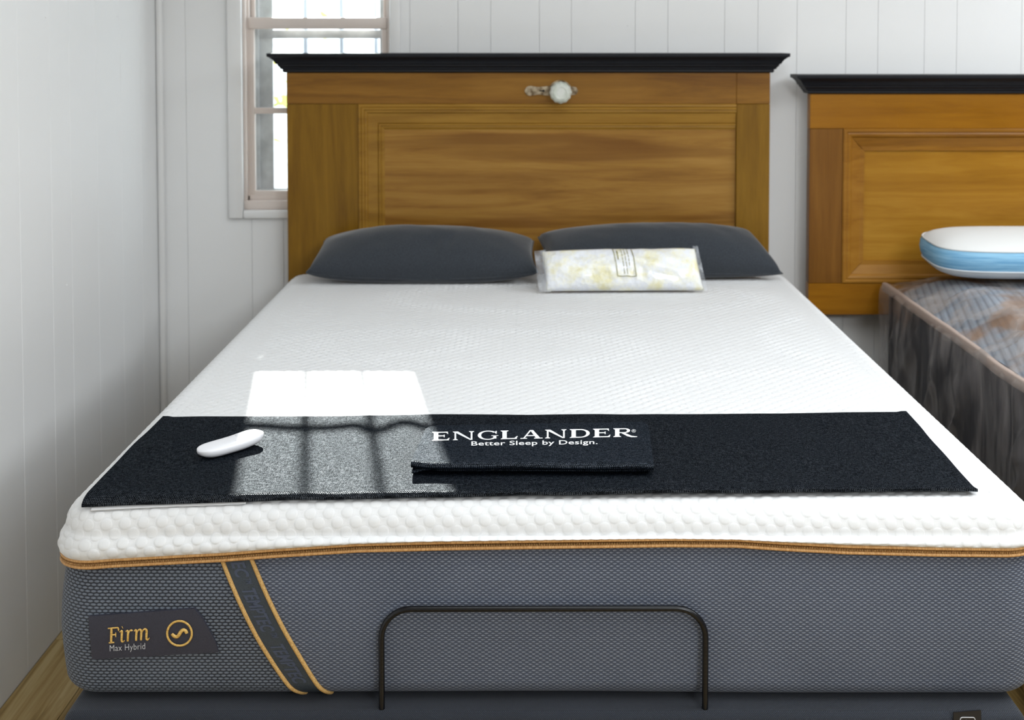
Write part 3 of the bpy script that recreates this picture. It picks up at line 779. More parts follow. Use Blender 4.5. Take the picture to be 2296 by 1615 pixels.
def quilt(a, b):
    """raised round puffs on a staggered lattice; 0..1"""
    pa, pb = 0.0290, 0.0305
    best = np.full(np.shape(a), 9.0)
    for oa, ob in ((0, 0), (0.5, 0.5)):
        u = a / pa - oa; v = b / pb - ob
        du = (u - np.round(u)) * pa; dv = (v - np.round(v)) * pb
        best = np.minimum(best, np.hypot(du, dv))
    r = np.clip(best / 0.0096, 0, 1)
    return np.sqrt(np.clip(1 - r ** 3.0, 0, 1))

matt = empty('mattress')
tag(matt, 'thick mattress with white quilted top and grey woven border on the dark base', 'mattress')

# white quilted cover: side rings + top grid sharing their samples
nx, ny = 345, 420
P, N, S, xs, ys = perimeter(nx, ny)
zz = zip_z(P[:, 0], P[:, 1])
rings, arcs, amps = [], [], []
prof = []                                       # (height fraction on the side 0..1, inset, drop from top)
nside = 17
for k in range(nside + 1): prof.append(('s', k / nside))
for k in range(1, 13): prof.append(('r', k / 12 * math.pi / 2))
for k in range(1, 5): prof.append(('t', RT + (RC - RT) * k / 4))
L = np.zeros(len(P)); last = None
V = []; UV = []
front = np.clip(-N[:, 1], 0, 1)
leftright = 1 - front
for kind, q in prof:
    if kind == 's':
        z = zz + 0.0066 + (ZTOP - RT - zz - 0.0066) * q
        out = 0.012 * np.sin(math.pi * min(1, 0.22 + q * 0.78)) * (1 + 0.35 * vnoise(S * 6, S * 0 + q * 2, 3))
        inset = -out; th = 0.0
    elif kind == 'r':
        z = np.full(len(P), ZTOP - RT + RT * math.sin(q)); inset = np.full(len(P), RT * (1 - math.cos(q))); th = q
        inset = inset - 0.012 * math.sin(math.pi) - 0.0
    else:
        z = np.full(len(P), ZTOP); inset = np.full(len(P), q); th = math.pi / 2
    base = np.column_stack([P[:, 0] - N[:, 0] * inset, P[:, 1] - N[:, 1] * inset, z])
    if last is not None: L = L + np.linalg.norm(base - last, axis=1)
    last = base
    nr = np.column_stack([N[:, 0] * math.cos(th), N[:, 1] * math.cos(th), np.full(len(P), math.sin(th))])
    seam = sstep(0.0, 0.006, L)
    fade = 1 - sstep(0.05, 0.11, L) * 0.25      # shallower on the top than on the border
    fade = fade * (1 - leftright * sstep(0.08, 0.12, L))
    h = quilt(S, L + 0.004) * 0.0018 * seam * fade
    V.append(base + nr * h[:, None]); UV.append(np.column_stack([S, L + 0.004]))
V = np.concatenate(V)
nP = len(P)
faces = grid_faces(nP, len(prof), close_u=True)
Lend = float(np.median(L[:nx]))
# top grid
gx, gy = np.meshgrid(xs, ys)
edge = np.minimum(np.minimum(gx - xs[0], xs[-1] - gx), ys[-1] - gy)
fd = sstep(0.0, 0.05, edge)
bb = Lend + 0.004 + (gy - ys[0])
band = np.zeros_like(gx)                        # large looping motif woven into the top
for (cx_, cy_, ra, rb, w) in ((-0.16, 0.02, 0.38, 0.17, 0.05), (-0.40, 0.08, 0.22, 0.12, 0.04), (0.85, 0.10, 0.30, 0.30, 0.05), (0.52, -0.36, 0.34, 0.16, 0.045), (0.1, 0.6, 0.5, 0.2, 0.05)):
    rr_ = np.hypot((gx - cx_) / ra, (gy - cy_) / rb)
    band = np.maximum(band, np.exp(-((rr_ - 1) * min(ra, rb) / w * 1.6) ** 2))
amp = 0.0018 * 0.75 * (1 + 1.3 * band) * (0.75 + 0.5 * (vnoise(gx * 2.2, gy * 2.2, 9) + 0.5))
hz = quilt(gx, bb) * amp * fd + (1 - fd) * 0
fr = sstep(0.0, 0.004, gy - ys[0])
hz0 = quilt(gx, bb) * 0.0018 * 0.75
hz = np.where(gy - ys[0] < 0.05, hz0 * fd * (1 - sstep(0.0, 0.05, gy - ys[0])) + hz * sstep(0.0, 0.05, gy - ys[0]), hz)
und = (0.0028 * vnoise(gx * 2.6, gy * 2.6, 21) + 0.0012 * vnoise(gx * 7, gy * 7, 22)) * sstep(0, 0.12, np.minimum(edge, gy - ys[0]))
UV.append(np.column_stack([gx.ravel(), bb.ravel()]))
top = np.column_stack([gx.ravel(), gy.ravel(), (ZTOP + hz + und).ravel()])
b0 = len(V)
faces += grid_faces(nx + 1, ny + 1, base=b0)
V = np.concatenate([V, top])
V[:, 0] += MXC; V[:, 1] += MYC
cover = mesh_obj('quilted_cover', V, faces, m_white, matt, smooth=True, merge=2e-5, uv=np.concatenate(UV))

# woven border below the zip, in two fabrics that meet under the diagonal strap
def body_out(t, s):
    """outward offset of the border at height fraction t (0 bottom .. 1 zip)"""
    t = np.asarray(t, dtype=float)
    bulge = 0.006 + 0.010 * np.sin(np.pi * np.clip(t, 0, 1)) ** 0.8
    roll = 0.030 * (1 - np.sqrt(np.clip(1 - (1 - np.clip(t / 0.12, 0, 1)) ** 2, 0, 1)))
    wob = 0.004 * vnoise(s * 2.3, t * 1.6, 5) * np.sin(np.pi * np.clip(t, 0, 1))
    return bulge - roll + wob - 0.008
def body_bottom(s):
    return ZB + 0.0005 + 0.006 * vnoise(np.asarray(s) * 2.6, np.asarray(s) * 0 + 0.3, 8)
STRAP_L = [(491, 1248), (529, 1330), (572, 1415), (609, 1479), (639, 1527), (657, 1550), (677, 1566)]
STRAP_R = [(566, 1245), (602, 1321), (643, 1401), (680, 1467), (707, 1515), (726, 1545), (745, 1566)]
SLx = [on_y(u, v, MY0).x for u, v in STRAP_L]; SLz = [on_y(u, v, MY0).z for u, v in STRAP_L]
SRx = [on_y(u, v, MY0).x for u, v in STRAP_R]; SRz = [on_y(u, v, MY0).z for u, v in STRAP_R]
def strap_x(z, which):
    X, Z = (SLx, SLz) if which == 0 else (SRx, SRz)
    return float(np.interp(z, Z[::-1], X[::-1]))
P2, N2, S2, xs2, ys2 = perimeter(300, 120)
zz2 = zip_z(P2[:, 0], P2[:, 1]) - 0.005
zb2 = body_bottom(S2)
ts = np.concatenate([np.linspace(0, 0.12, 9), np.linspace(0.15, 1, 26)])
V = []; UVs = []
for t in ts:
    o = body_out(t, S2)
    z = zb2 + (zz2 - zb2) * t
    V.append(np.column_stack([P2[:, 0] + N2[:, 0] * o + MXC, P2[:, 1] + N2[:, 1] * o + MYC, z]))
    UVs.append(np.column_stack([S2 + 4.0, z]))
V = np.concatenate(V); UVs = np.concatenate(UVs)
n2 = len(P2)
fa = np.array(grid_faces(n2, len(ts), close_u=True))
cen = V[fa].mean(axis=1)
ptch = np.abs(UVs[fa][:, 0, 0] - UVs[fa][:, 1, 0]) < 1
mid = np.array([0.5 * (strap_x(z, 0) + strap_x(z, 1)) for z in cen[:, 2]])
isc = (cen[:, 0] < mid) & (cen[:, 1] < MYC)
mesh_obj('corner_panel', V, fa[isc & ptch], m_corner, matt, uv=UVs)
mesh_obj('border_panel', V, fa[~isc & ptch], m_body, matt, uv=UVs)
bm = bmesh.new(); add_box(bm, MXC - MHX + 0.04, MXC + MHX - 0.04, MY0 + 0.04, MY0 + 2 * MHY - 0.04, 0.4824, ZB + 0.02)
bm_obj('underside', bm, m_found, matt)

def front_y(x, z, off=0.0):
    """depth of the border surface at the foot end"""
    dx = abs(x - MXC) - (MHX - RC)
    cy_ = RC - math.sqrt(max(RC * RC - dx * dx, 1e-6)) if dx > 0 else 0.0
    zt = float(np.interp(x, ZIP_X, ZIP_Z)); zb = float(body_bottom(x - MXC))
    t = (z - zb) / (zt - zb)
    return MY0 + cy_ - float(body_out(t, np.array(x - MXC))) - off
def ribbon(name, left, right, m, parent, off, thick=0.0012, nacross=5, n=40, uvs=True):
    """strip between two (x,z) polylines laid on the border"""
    V = []; U = []
    for j in range(n + 1):
        t = j / n
        a = left(t); b = right(t)
        for i in range(nacross + 1):
            k = i / nacross
            x = a[0] + (b[0] - a[0]) * k; z = a[1] + (b[1] - a[1]) * k
            V.append((x, front_y(x, z, off), z)); U.append((k * 0.02, t * 0.3))
    fs = grid_faces(nacross + 1, n + 1)
    return mesh_obj(name, V, fs, m, parent, uv=U)
def poly_at(pts):
    cum = np.concatenate([[0], np.cumsum([math.hypot(b[0] - a[0], b[1] - a[1]) for a, b in zip(pts[:-1], pts[1:])])])
    def f(t):
        q = t * cum[-1]; i = min(max(int(np.searchsorted(cum, q)) - 1, 0), len(pts) - 2); k = (q - cum[i]) / (cum[i + 1] - cum[i])
        return (pts[i][0] + (pts[i + 1][0] - pts[i][0]) * k, pts[i][1] + (pts[i + 1][1] - pts[i][1]) * k)
    return f
sl = [tuple(p) for p in smooth_path([(x, z, 0) for x, z in zip(SLx, SLz)], 6)]
sr = [tuple(p) for p in smooth_path([(x, z, 0) for x, z in zip(SRx, SRz)], 6)]
fl, frr = poly_at(sl), poly_at(sr)
strap = ribbon('diagonal_strap', fl, frr, m_strap, matt, 0.0024, nacross=8, n=60)
for f_, sg in ((fl, 1), (frr, -1)):
    pts = []
    for k in range(61):
        a = f_(k / 60); x = a[0] + sg * 0.0034
        pts.append(Vector((x, front_y(x, a[1], 0.0026), a[1])))
    tube('piping', pts, 0.0034, m_pipe, strap, 8)

# lettering helpers
def text_mesh(body, size=1.0, bold=0.0, shear=0.0, spacing=1.0):
    cu = bpy.data.curves.new('txt', 'FONT')
    cu.body = body; cu.size = size; cu.offset = bold; cu.shear = shear; cu.space_character = spacing; cu.resolution_u = 4
    o = bpy.data.objects.new('txt', cu)
    col.objects.link(o)
    dg = bpy.context.evaluated_depsgraph_get()
    me = o.evaluated_get(dg).to_mesh()
    V = [tuple(v.co) for v in me.vertices]; Fc = [tuple(p.vertices) for p in me.polygons]
    o.evaluated_get(dg).to_mesh_clear()
    bpy.data.objects.remove(o); bpy.data.curves.remove(cu)
    return V, Fc
def place_text(name, V, Fc, fn, m, parent):
    bm = bmesh.new()
    vs_ = [bm.verts.new((v[0], v[1], 0)) for v in V]
    for f in Fc:
        try: bm.faces.new([vs_[i] for i in f])
        except ValueError: pass
    xs_ = [v[0] for v in V]; w = max(xs_) - min(xs_)
    for k in range(1, 40):
        g = bm.verts[:] + bm.edges[:] + bm.faces[:]
        bmesh.ops.bisect_plane(bm, geom=g, plane_co=(min(xs_) + w * k / 40, 0, 0), plane_no=(1, 0, 0))
    for v in bm.verts: v.co = Vector(fn(v.co.x, v.co.y))
    return bm_obj(name, bm, m, parent)
# strap lettering runs down the strap
tv, tf = text_mesh('TEMPTEC', 1.0, 0.03, 0, 1.02)
tw = max(v[0] for v in tv)
def strap_text(t0, t1, sub=None):
    def fn(x, y):
        t = t0 + (t1 - t0) * x / tw
        k = 0.31 + 0.40 * (1 - y / 0.72)
        k = 1 - k
        t = min(max(t, 0.0), 1.0)
        a, b = fl(t), frr(t)
        xx = a[0] + (b[0] - a[0]) * k; z_ = a[1] + (b[1] - a[1]) * k
        return (xx, front_y(xx, z_, 0.0030), z_)
    return fn
for (a, b) in ((0.20, 0.485), (0.575, 0.86)):
    place_text('strap_lettering', tv, tf, strap_text(a, b), m_straptext, strap)
tv2, tf2 = text_mesh('EC', 1.0, 0.03, 0, 1.02); tw2 = max(v[0] for v in tv2)
place_text('strap_lettering', [(v[0] / tw2 * tw, v[1], 0) for v in tv2], tf2, strap_text(0.035, 0.13), m_straptext, strap)
tv3, tf3 = text_mesh('TM', 1.0, 0.02); tw3 = max(v[0] for v in tv3)
for a in (0.138, 0.495):
    place_text('strap_lettering', [(v[0] / tw3 * tw, v[1] * 0.45 + 0.38, 0) for v in tv3], tf3, strap_text(a, a + 0.035), m_straptext, strap)

# zip: two tapes and the coil, all the way round
P3, N3, S3, _, _ = perimeter(240, 100)
zz3 = zip_z(P3[:, 0], P3[:, 1])
def band(name, prof, m, uvh=True):
    V = []; U = []
    for o, dz in prof:
        V.append(np.column_stack([P3[:, 0] + N3[:, 0] * o + MXC, P3[:, 1] + N3[:, 1] * o + MYC, zz3 + dz]))
        U.append(np.column_stack([S3, np.full(len(S3), dz)]))
    return mesh_obj(name, np.concatenate(V), grid_faces(len(P3), len(prof), close_u=True), m, zipper, uv=np.concatenate(U))
zipper = bpy.data.objects.new('zipper', None)
link(zipper, matt)
band('zip_tape', [(0.002, 0.0072), (0.0085, 0.0074), (0.0105, 0.0058), (0.0100, 0.0036), (0.0078, 0.0022), (0.004, 0.0022)], m_gold)
band('zip_tape', [(0.004, -0.0022), (0.0078, -0.0022), (0.0100, -0.0036), (0.0105, -0.0058), (0.0085, -0.0074), (-0.004, -0.0078)], m_gold)
V = []; Fc = []
zs_ = np.arange(-0.84, 0.84, 0.0026)
cumx = P3[:, 0]
order = np.argsort(S3)
for s in zs_:
    px = float(np.interp(s, S3[order], P3[order, 0])); py = float(np.interp(s, S3[order], P3[order, 1]))
    nx_ = float(np.interp(s, S3[order], N3[order, 0])); ny_ = float(np.interp(s, S3[order], N3[order, 1]))
    z = float(np.interp(s, S3[order], zz3[order]))
    tx, ty = -ny_, nx_
    b = len(V)
    for o, w in ((0.004, 1.0), (0.0098, 0.6)):
        for a_, h_ in ((-1, -1), (1, -1), (1, 1), (-1, 1)):
            V.append((px + MXC + nx_ * o + tx * a_ * 0.00095 * w, py + MYC + ny_ * o + ty * a_ * 0.00095 * w, z + h_ * 0.0021 * w + a_ * 0.0004))
    Fc += [(b + 4, b + 5, b + 6, b + 7)] + [(b + i, b + (i + 1) % 4, b + 4 + (i + 1) % 4, b + 4 + i) for i in range(4)]
coil = mesh_obj('zip_coil', V, Fc, m_coil, zipper, smooth=False); coil['kind'] = 'stuff'

# sewn label with embroidery
def FP(u, v, off=0.0):
    p = on_y(u, v, MY0 - 0.008)
    return Vector((p.x, front_y(p.x, p.z, off), p.z))
LOUT = [(201, 1379), (437, 1362), (453, 1380), (469, 1406), (484, 1435), (491, 1460), (208, 1477)]
lab_top = [(201 + (437 - 201) * k / 24, 1379 - 17 * k / 24) for k in range(25)]
right_curve = [tuple(p[:2]) for p in smooth_path([(437, 1362, 0), (453, 1380, 0), (469, 1406, 0), (484, 1435, 0), (491, 1460, 0)], 5)]
V = []
nr_ = len(right_curve)
for j, (ru, rv) in enumerate(right_curve):
    t = j / (nr_ - 1)
    lu, lv = 201 + 7 * t, 1379 + 98 * t
    for i in range(25):
        k = i / 24
        V.append(FP(lu + (ru - lu) * k, lv + (rv - lv) * k, 0.004 + 0.0012 * (1 - t)))
nf = grid_faces(25, nr_)
nb_ = len(V)
V2 = V + [v + Vector((0, 0.005, 0)) for v in V]
loop = list(range(25)) + [25 * j + 24 for j in range(1, nr_)] + [25 * (nr_ - 1) + i for i in range(23, -1, -1)] + [25 * j for j in range(nr_ - 2, 0, -1)]
rim = [(loop[i], loop[(i + 1) % len(loop)], nb_ + loop[(i + 1) % len(loop)], nb_ + loop[i]) for i in range(len(loop))]
label = mesh_obj('sewn_label', V2, nf + rim, m_label, matt, smooth=True, auto=50)
def emb(name, strokes, m, r, org, scale, tilt, parent, off):
    """embroidered strokes; each stroke = [(x, y, weight)] in letter units"""
    ca, sa = math.cos(tilt), math.sin(tilt)
    VV, FF = [], []
    for st in strokes:
        pts = []; ws = []
        P_ = [Vector((a, b, w)) for a, b, w in st]
        for q in (smooth_path(P_, 6) if len(P_) > 2 else [P_[0].lerp(P_[1], k / 4) for k in range(5)]):
            u = org[0] + scale * (q.x * ca - q.y * sa); v = org[1] - scale * (q.x * sa + q.y * ca)
            pts.append(FP(u, v, off)); ws.append(max(q.z, 0.1) * r)
        n = len(pts); b = len(VV); seg = 6
        for i in range(n):
            t = (pts[min(i + 1, n - 1)] - pts[max(i - 1, 0)]).normalized()
            sd = t.cross(Vector((0, -1, 0))).normalized(); up = Vector((0, -1, 0))
            for k in range(seg):
                a = math.pi * 2 * k / seg
                VV.append(pts[i] + sd * math.cos(a) * ws[i] + up * math.sin(a) * r * 0.55)
        FF += grid_faces(seg, n, close_u=True, base=b)
        FF += [tuple(b + k for k in range(seg))[::-1], tuple(b + (n - 1) * seg + k for k in range(seg))]
    return mesh_obj(name, VV, FF, m, parent, smooth=True)
# "Firm" in slanted serif stitching: units of one cap height
firm = [
    # F
    [(0.17, 0.03, 1.1), (0.23, 0.5, 1.2), (0.28, 0.95, 1.1)], [(0.02, 0.0, 0.7), (0.38, 0.0, 0.7)], [(0.05, 0.97, 0.6), (0.45, 0.97, 0.75), (0.72, 0.97, 0.7)],
    [(0.70, 0.98, 0.7), (0.74, 0.86, 0.8), (0.73, 0.74, 0.35)], [(0.24, 0.52, 0.7), (0.52, 0.52, 0.7)], [(0.55, 0.66, 0.4), (0.52, 0.52, 0.7), (0.52, 0.36, 0.4)],
    # i
    [(0.80, 0.66, 0.5), (0.90, 0.72, 0.8), (0.95, 0.70, 1.1), (0.92, 0.40, 1.1), (0.88, 0.08, 1.0), (0.96, -0.01, 0.7), (1.08, 0.08, 0.4)], [(1.00, 0.955, 1.25), (1.025, 0.965, 1.25)],
    # r
    [(1.22, 0.66, 0.5), (1.33, 0.72, 0.8), (1.36, 0.60, 1.1), (1.32, 0.30, 1.1), (1.28, 0.0, 1.0)], [(1.35, 0.42, 0.5), (1.46, 0.66, 0.7), (1.58, 0.72, 0.9), (1.64, 0.66, 1.0)],
    # m
    [(1.78, 0.64, 0.5), (1.88, 0.72, 0.8), (1.92, 0.60, 1.1), (1.88, 0.30, 1.1), (1.84, 0.0, 1.0)],
    [(1.90, 0.40, 0.5), (2.02, 0.64, 0.7), (2.16, 0.72, 0.9), (2.24, 0.60, 1.1), (2.21, 0.30, 1.1), (2.17, 0.0, 1.0)],
    [(2.23, 0.40, 0.5), (2.36, 0.64, 0.7), (2.52, 0.72, 0.9), (2.60, 0.58, 1.1), (2.56, 0.28, 1.1), (2.54, 0.06, 1.0), (2.62, -0.02, 0.7), (2.74, 0.10, 0.4)],
]
emb('gold_lettering', firm, m_emb, 0.0017, (247, 1437), 33.5, R(5), label, 0.0064)
ring = [[(math.cos(a), math.sin(a), 1) for a in [2 * math.pi * k / 36 for k in range(37)]]]
emb('gold_ring', ring, m_emb, 0.0018, (405.5, 1415.5), 27.5, 0, label, 0.0064)
emb('gold_wave', [[(-0.62, 0.02, 1.0), (-0.48, -0.16, 1.2), (-0.26, -0.26, 1.2), (-0.05, -0.12, 1.2), (0.14, 0.14, 1.2), (0.34, 0.26, 1.2), (0.52, 0.16, 1.2), (0.60, -0.04, 1.1)]], m_emb, 0.0024, (405.5, 1415.5), 27.5, R(4), label, 0.0064)
tv, tf = text_mesh('Max Hybrid', 1.0, -0.006, 0, 1.05)
tw = max(v[0] for v in tv)
def mh(x, y):
    u = 248 + 80.5 * x / tw; v = 1456.5 - 5.5 * x / tw - y / 0.7 * 14.5
    return FP(u, v, 0.0062)
place_text('silver_lettering', tv, tf, mh, m_silver, label)

# ------------------------------------------------------------------ adjustable bed base
base = empty('adjustable_bed_frame')
tag(base, 'dark navy upholstered bed frame with black retainer bar under the white-topped mattress', 'bed frame')
BX0, BX1, BY0, BY1, BZ0, BZ1 = -0.724, 0.774, 1.925, 3.975, 0.335, 0.482
def soft_box(name, m, parent, x0, x1, y0, y1, z0, z1, r=0.02, nseg=6, rcorner=0.04):
    """upholstered slab: rounded plan corners and rolled edges, with UVs in metres round the sides"""
    P_, N_ = [], []
    ax, ay = (x1 - x0) / 2 - rcorner, (y1 - y0) / 2 - rcorner
    for (cx_, cy_, a0) in ((ax, -ay, -90), (ax, ay, 0), (-ax, ay, 90), (-ax, -ay, 180)):
        for k in range(9):
            a = R(a0 + 90 * k / 8)
            P_.append((cx_ + rcorner * math.cos(a), cy_ + rcorner * math.sin(a))); N_.append((math.cos(a), math.sin(a)))
    P_ = np.array(P_); N_ = np.array(N_)
    d = np.linalg.norm(np.roll(P_, -1, 0) - P_, axis=1); s = np.concatenate([[0], np.cumsum(d)[:-1]])
    P_ = np.vstack([P_, P_[:1]]); N_ = np.vstack([N_, N_[:1]]); s = np.concatenate([s, [d.sum()]])
    pr = [(r + 0.4, z0)] + [(r * (1 - math.sin(a)), z0 + r * (1 - math.cos(a))) for a in np.linspace(0, math.pi / 2, nseg)]
    pr += [(r * (1 - math.cos(a)), z1 - r * (1 - math.sin(a))) for a in np.linspace(0, math.pi / 2, nseg)] + [(r + 0.4, z1)]
    V = []; U = []; L_ = 0; lastp = None
    for o, z in pr:
        if lastp: L_ += math.hypot(o - lastp[0], z - lastp[1])
        lastp = (o, z)
        V.append(np.column_stack([P_[:, 0] - N_[:, 0] * np.minimum(o, 10) + (x0 + x1) / 2, P_[:, 1] - N_[:, 1] * o + (y0 + y1) / 2, np.full(len(P_), z)]))
        U.append(np.column_stack([s, np.full(len(s), L_)]))
    V = np.concatenate(V); n = len(P_)
    fs = grid_faces(n, len(pr))
    return mesh_obj(name, V, fs, m, parent, uv=np.concatenate(U), smooth=True, auto=60)
bm = bmesh.new(); add_box(bm, BX0, BX1, BY0, BY1, BZ0, BZ1, 0.016, 5)
plat = bm_obj('upholstered_platform', bm, m_base, base, True, 60)
lay = plat.data.uv_layers.new(name='UVMap')
for pl in plat.data.polygons:
    n_ = pl.normal
    for li in pl.loop_indices:
        c_ = plat.data.vertices[plat.data.loops[li].vertex_index].co
        if abs(n_.x) > 0.75: lay.data[li].uv = (c_.y, c_.z)
        elif abs(n_.z) > 0.97: lay.data[li].uv = (c_.x, c_.y)
        else: lay.data[li].uv = (c_.x, c_.z + c_.y)
for lx in (BX0 + 0.12, BX1 - 0.12):
    for ly in (BY0 + 0.16, BY1 - 0.16):
        lathe('leg', [(0.026, 0.0), (0.028, 0.012), (0.030, 0.20), (0.034, 0.338)], m_plastic, base, 20, (lx, ly, 0))
# retainer bar
RB = 0.0048
yb_ = MY0 - 0.0185
p0 = on_y(856, 1560, yb_); p1 = on_y(1581, 1560, yb_); pt = on_y(1200, 1366, yb_)
rr_ = 0.046
pts = [Vector((p0.x, yb_ + 0.0, BZ1 - 0.02)), Vector((p0.x, yb_, pt.z - rr_))]
for k in range(1, 9):
    a = math.pi / 2 * k / 8
    pts.append(Vector((p0.x + rr_ * (1 - math.cos(a)), yb_, pt.z - rr_ * (1 - math.sin(a)))))
for k in range(0, 9):
    a = math.pi / 2 * k / 8
    pts.append(Vector((p1.x - rr_ * (1 - math.sin(a)), yb_, pt.z + 0.001 - rr_ * (1 - math.cos(a)))))
pts.append(Vector((p1.x, yb_, BZ1 - 0.02)))
tube('retainer_bar', pts, RB, m_bar, base, 14)
for p in (p0, p1):
    lathe('bar_socket', [(0.0072, 0.0), (0.0078, 0.002), (0.0072, 0.012), (0.0056, 0.014)], m_plastic, base, 16, (p.x, yb_, BZ1 - 0.024))
# brand tag at the foot
def BP(u, v, off):
    p = on_y(u, v, BY0); return Vector((p.x, BY0 - off, p.z))
a, b, c, d = BP(2137, 1597, 0.002), BP(2199, 1592, 0.002), BP(2200, 1662, 0.002), BP(2137, 1662, 0.002)
tagm = prism('brand_tag', [(a.x, a.z), (b.x, b.z), (c.x, c.z), (d.x, d.z)], BY0 - 0.0018, BY0 + 0.0005, m_plastic, base)
pts = []
cu_, cv_, hw, rr = 2168.5, 1624, 16.5, 5.0
for (sx, sy, a0) in ((1, -1, 0), (-1, -1, 90), (-1, 1, 180), (1, 1, 270)):
    for k in range(6):
        an = R(a0 + 18 * k)
        pts.append(BP(cu_ + sx * (hw - rr) + rr * math.cos(an), cv_ + sy * (hw - rr) - rr * math.sin(an), 0.0022))
tube('tag_outline', pts, 0.0007, m_silver, tagm, 6, closed=True)
tv, tf = text_mesh('size', 1.0, 0.02); tw = max(v[0] for v in tv)
place_text('tag_lettering', tv, tf, lambda x, y: BP(2158 + 21 * x / tw, 1624 - y * 17, 0.0024), m_silver, tagm)

# ------------------------------------------------------------------ runner across the foot of the bed
def bed_top(x, y):
    """height of the mattress top, following the rolled edge at the foot"""
    e = y - MY0
    if e >= RT: return ZTOP + 0.0046
    e = max(e, 0.0)
    return ZTOP - RT + math.sqrt(max(RT * RT - (RT - e) ** 2, 0)) + 0.0046
RUN = [on_z(u, v, ZTOP + 0.004) for u, v in ((185, 1124), (2194, 1108), (2031, 928), (364, 939))]   # front left, front right, back right, back left
def run_pt(k, t):
    a = RUN[0].lerp(RUN[1], k); b = RUN[3].lerp(RUN[2], k)
    p = a.lerp(b, t)
    y = p.y + 0.004 * float(vnoise(k * 9.0, 3.3, 31)) * (1 - t) + 0.006 * float(vnoise(k * 7.0, 1.3, 32)) * t
    x = p.x + 0.003 * float(vnoise(t * 5.0, 7.3, 33))
    return x, y
NU, NV = 150, 44
runner = tag(empty('bed_runner'), 'long navy linen runner laid across the foot of the white mattress', 'bed runner')
ku = [k / NU for k in range(NU + 1)]
kv = [k / NV for k in range(NV + 1)]
Vt, Vb = [], []
for t in kv:
    for k in ku:
        x, y = run_pt(k, t)
        rip = 0.0035 * float(vnoise(x * 5 + y * 2, y * 4, 41)) + 0.0018 * float(vnoise(x * 16, y * 6, 42)) + 0.0018
        rip = max(rip, 0.0)
        hem = 0.0016 if (t < 0.045 or k < 0.007 or k > 0.993) else 0.0
        z = bed_top(x, y) + rip
        lift = 0.0035 * max(0.0, 1 - t / 0.05)
        rnd = 0.0028 if (t in (0.0, 1.0) or k in (0.0, 1.0)) else 0.0
        Vt.append((x, y, z + 0.0040 + hem - rnd + lift)); Vb.append((x, y, z + 0.0002 + rnd * 0.2 + lift * 0.3))
nn = (NU + 1) * (NV + 1)
fs = grid_faces(NU + 1, NV + 1) + grid_faces(NU + 1, NV + 1, base=nn, flip=True)
loop = list(range(NU + 1)) + [(NU + 1) * j + NU for j in range(1, NV + 1)] + [(NU + 1) * NV + i for i in range(NU - 1, -1, -1)] + [(NU + 1) * j for j in range(NV - 1, 0, -1)]
fs += [(loop[(i + 1) % len(loop)], loop[i], nn + loop[i], nn + loop[(i + 1) % len(loop)]) for i in range(len(loop))]
mesh_obj('linen_cloth', Vt + Vb, fs, m_runner, runner, smooth=True, auto=70)
# pale lining that peeps out along the front hem
V = []
for k in range(81):
    q = 0.008 + 0.17 * k / 80
    x, y = run_pt(q, 0.0)
    s = 0.0062 * (1 - k / 80) ** 0.8 - 0.003
    for dy, dz in ((0.02, 0.0012), (-s * 0.6, 0.0010), (-s, 0.0006), (-s * 0.8, 0.0002), (0.0, 0.0)):
        V.append((x + 0.004, y + dy, bed_top(x, y + dy) + dz))
mesh_obj('lining', V, grid_faces(5, 81), m_lining, runner)

# folded end of cloth with the printed name, lying on the runner
ZR = ZTOP + 0.0118
fold = tag(empty('folded_cloth'), 'folded navy cloth printed with white lettering, lying on the runner', 'cloth')
FT = [on_z(u, v, ZR + 0.006) for u, v in ((958, 953), (1452, 944))]      # back left, back right
FB = [on_z(u, v, ZR + 0.020) for u, v in ((921, 1040), (1466, 1042))]    # front left, front right
def fold_pt(k, t):
    a = FB[0].lerp(FB[1], k); b = FT[0].lerp(FT[1], k)
    return a.lerp(b, t)
def slab(name, k0, k1, prof_fn, n=70):
    """closed strip: prof_fn(k) -> list of (t along depth, z)"""
    V = []; m_ = None
    for j in range(n + 1):
        k = k0 + (k1 - k0) * j / n
        pr = prof_fn(k)
        m_ = len(pr)
        for t, z in pr:
            p = fold_pt(k, t)
            V.append((p.x, p.y, ZR + z))
    fs = grid_faces(m_, n + 1, close_u=True)
    fs += [tuple(range(m_))[::-1], tuple(n * m_ + i for i in range(m_))]
    return mesh_obj(name, V, fs, m_fold, fold, smooth=True, auto=70, merge=1e-7)
def up_prof(k):
    lift = 0.003 * math.exp(-((k - 0.0) / 0.05) ** 2)
    dz = 0.0015 * float(vnoise(k * 8, 0.5, 51))
    c = min(1.0, min(k, 1 - k) / 0.03)             # rounded back corners
    tb = 0.93 + 0.07 * math.sqrt(max(0, 1 - (1 - c) ** 2))
    h = 0.021 + dz + lift
    pr = [(tb, 0.0035), (tb - 0.01, 0.0056)]
    for t in np.linspace(tb - 0.05, 0.1, 9): pr.append((t, 0.0065 + (h - 0.0065) * (1 - t) ** 1.1))
    for a in np.linspace(90, 270, 9): pr.append((0.035 - 0.035 * math.sin(R(a - 90)) * 1.0, h - 0.0062 + 0.0062 * math.cos(R(a - 90))))
    for t in np.linspace(0.1, tb - 0.02, 8): pr.append((t, max(0.0035, h - 0.0126 - 0.010 * t)))
    return pr
slab('upper_layer', 0.0, 1.0, up_prof)
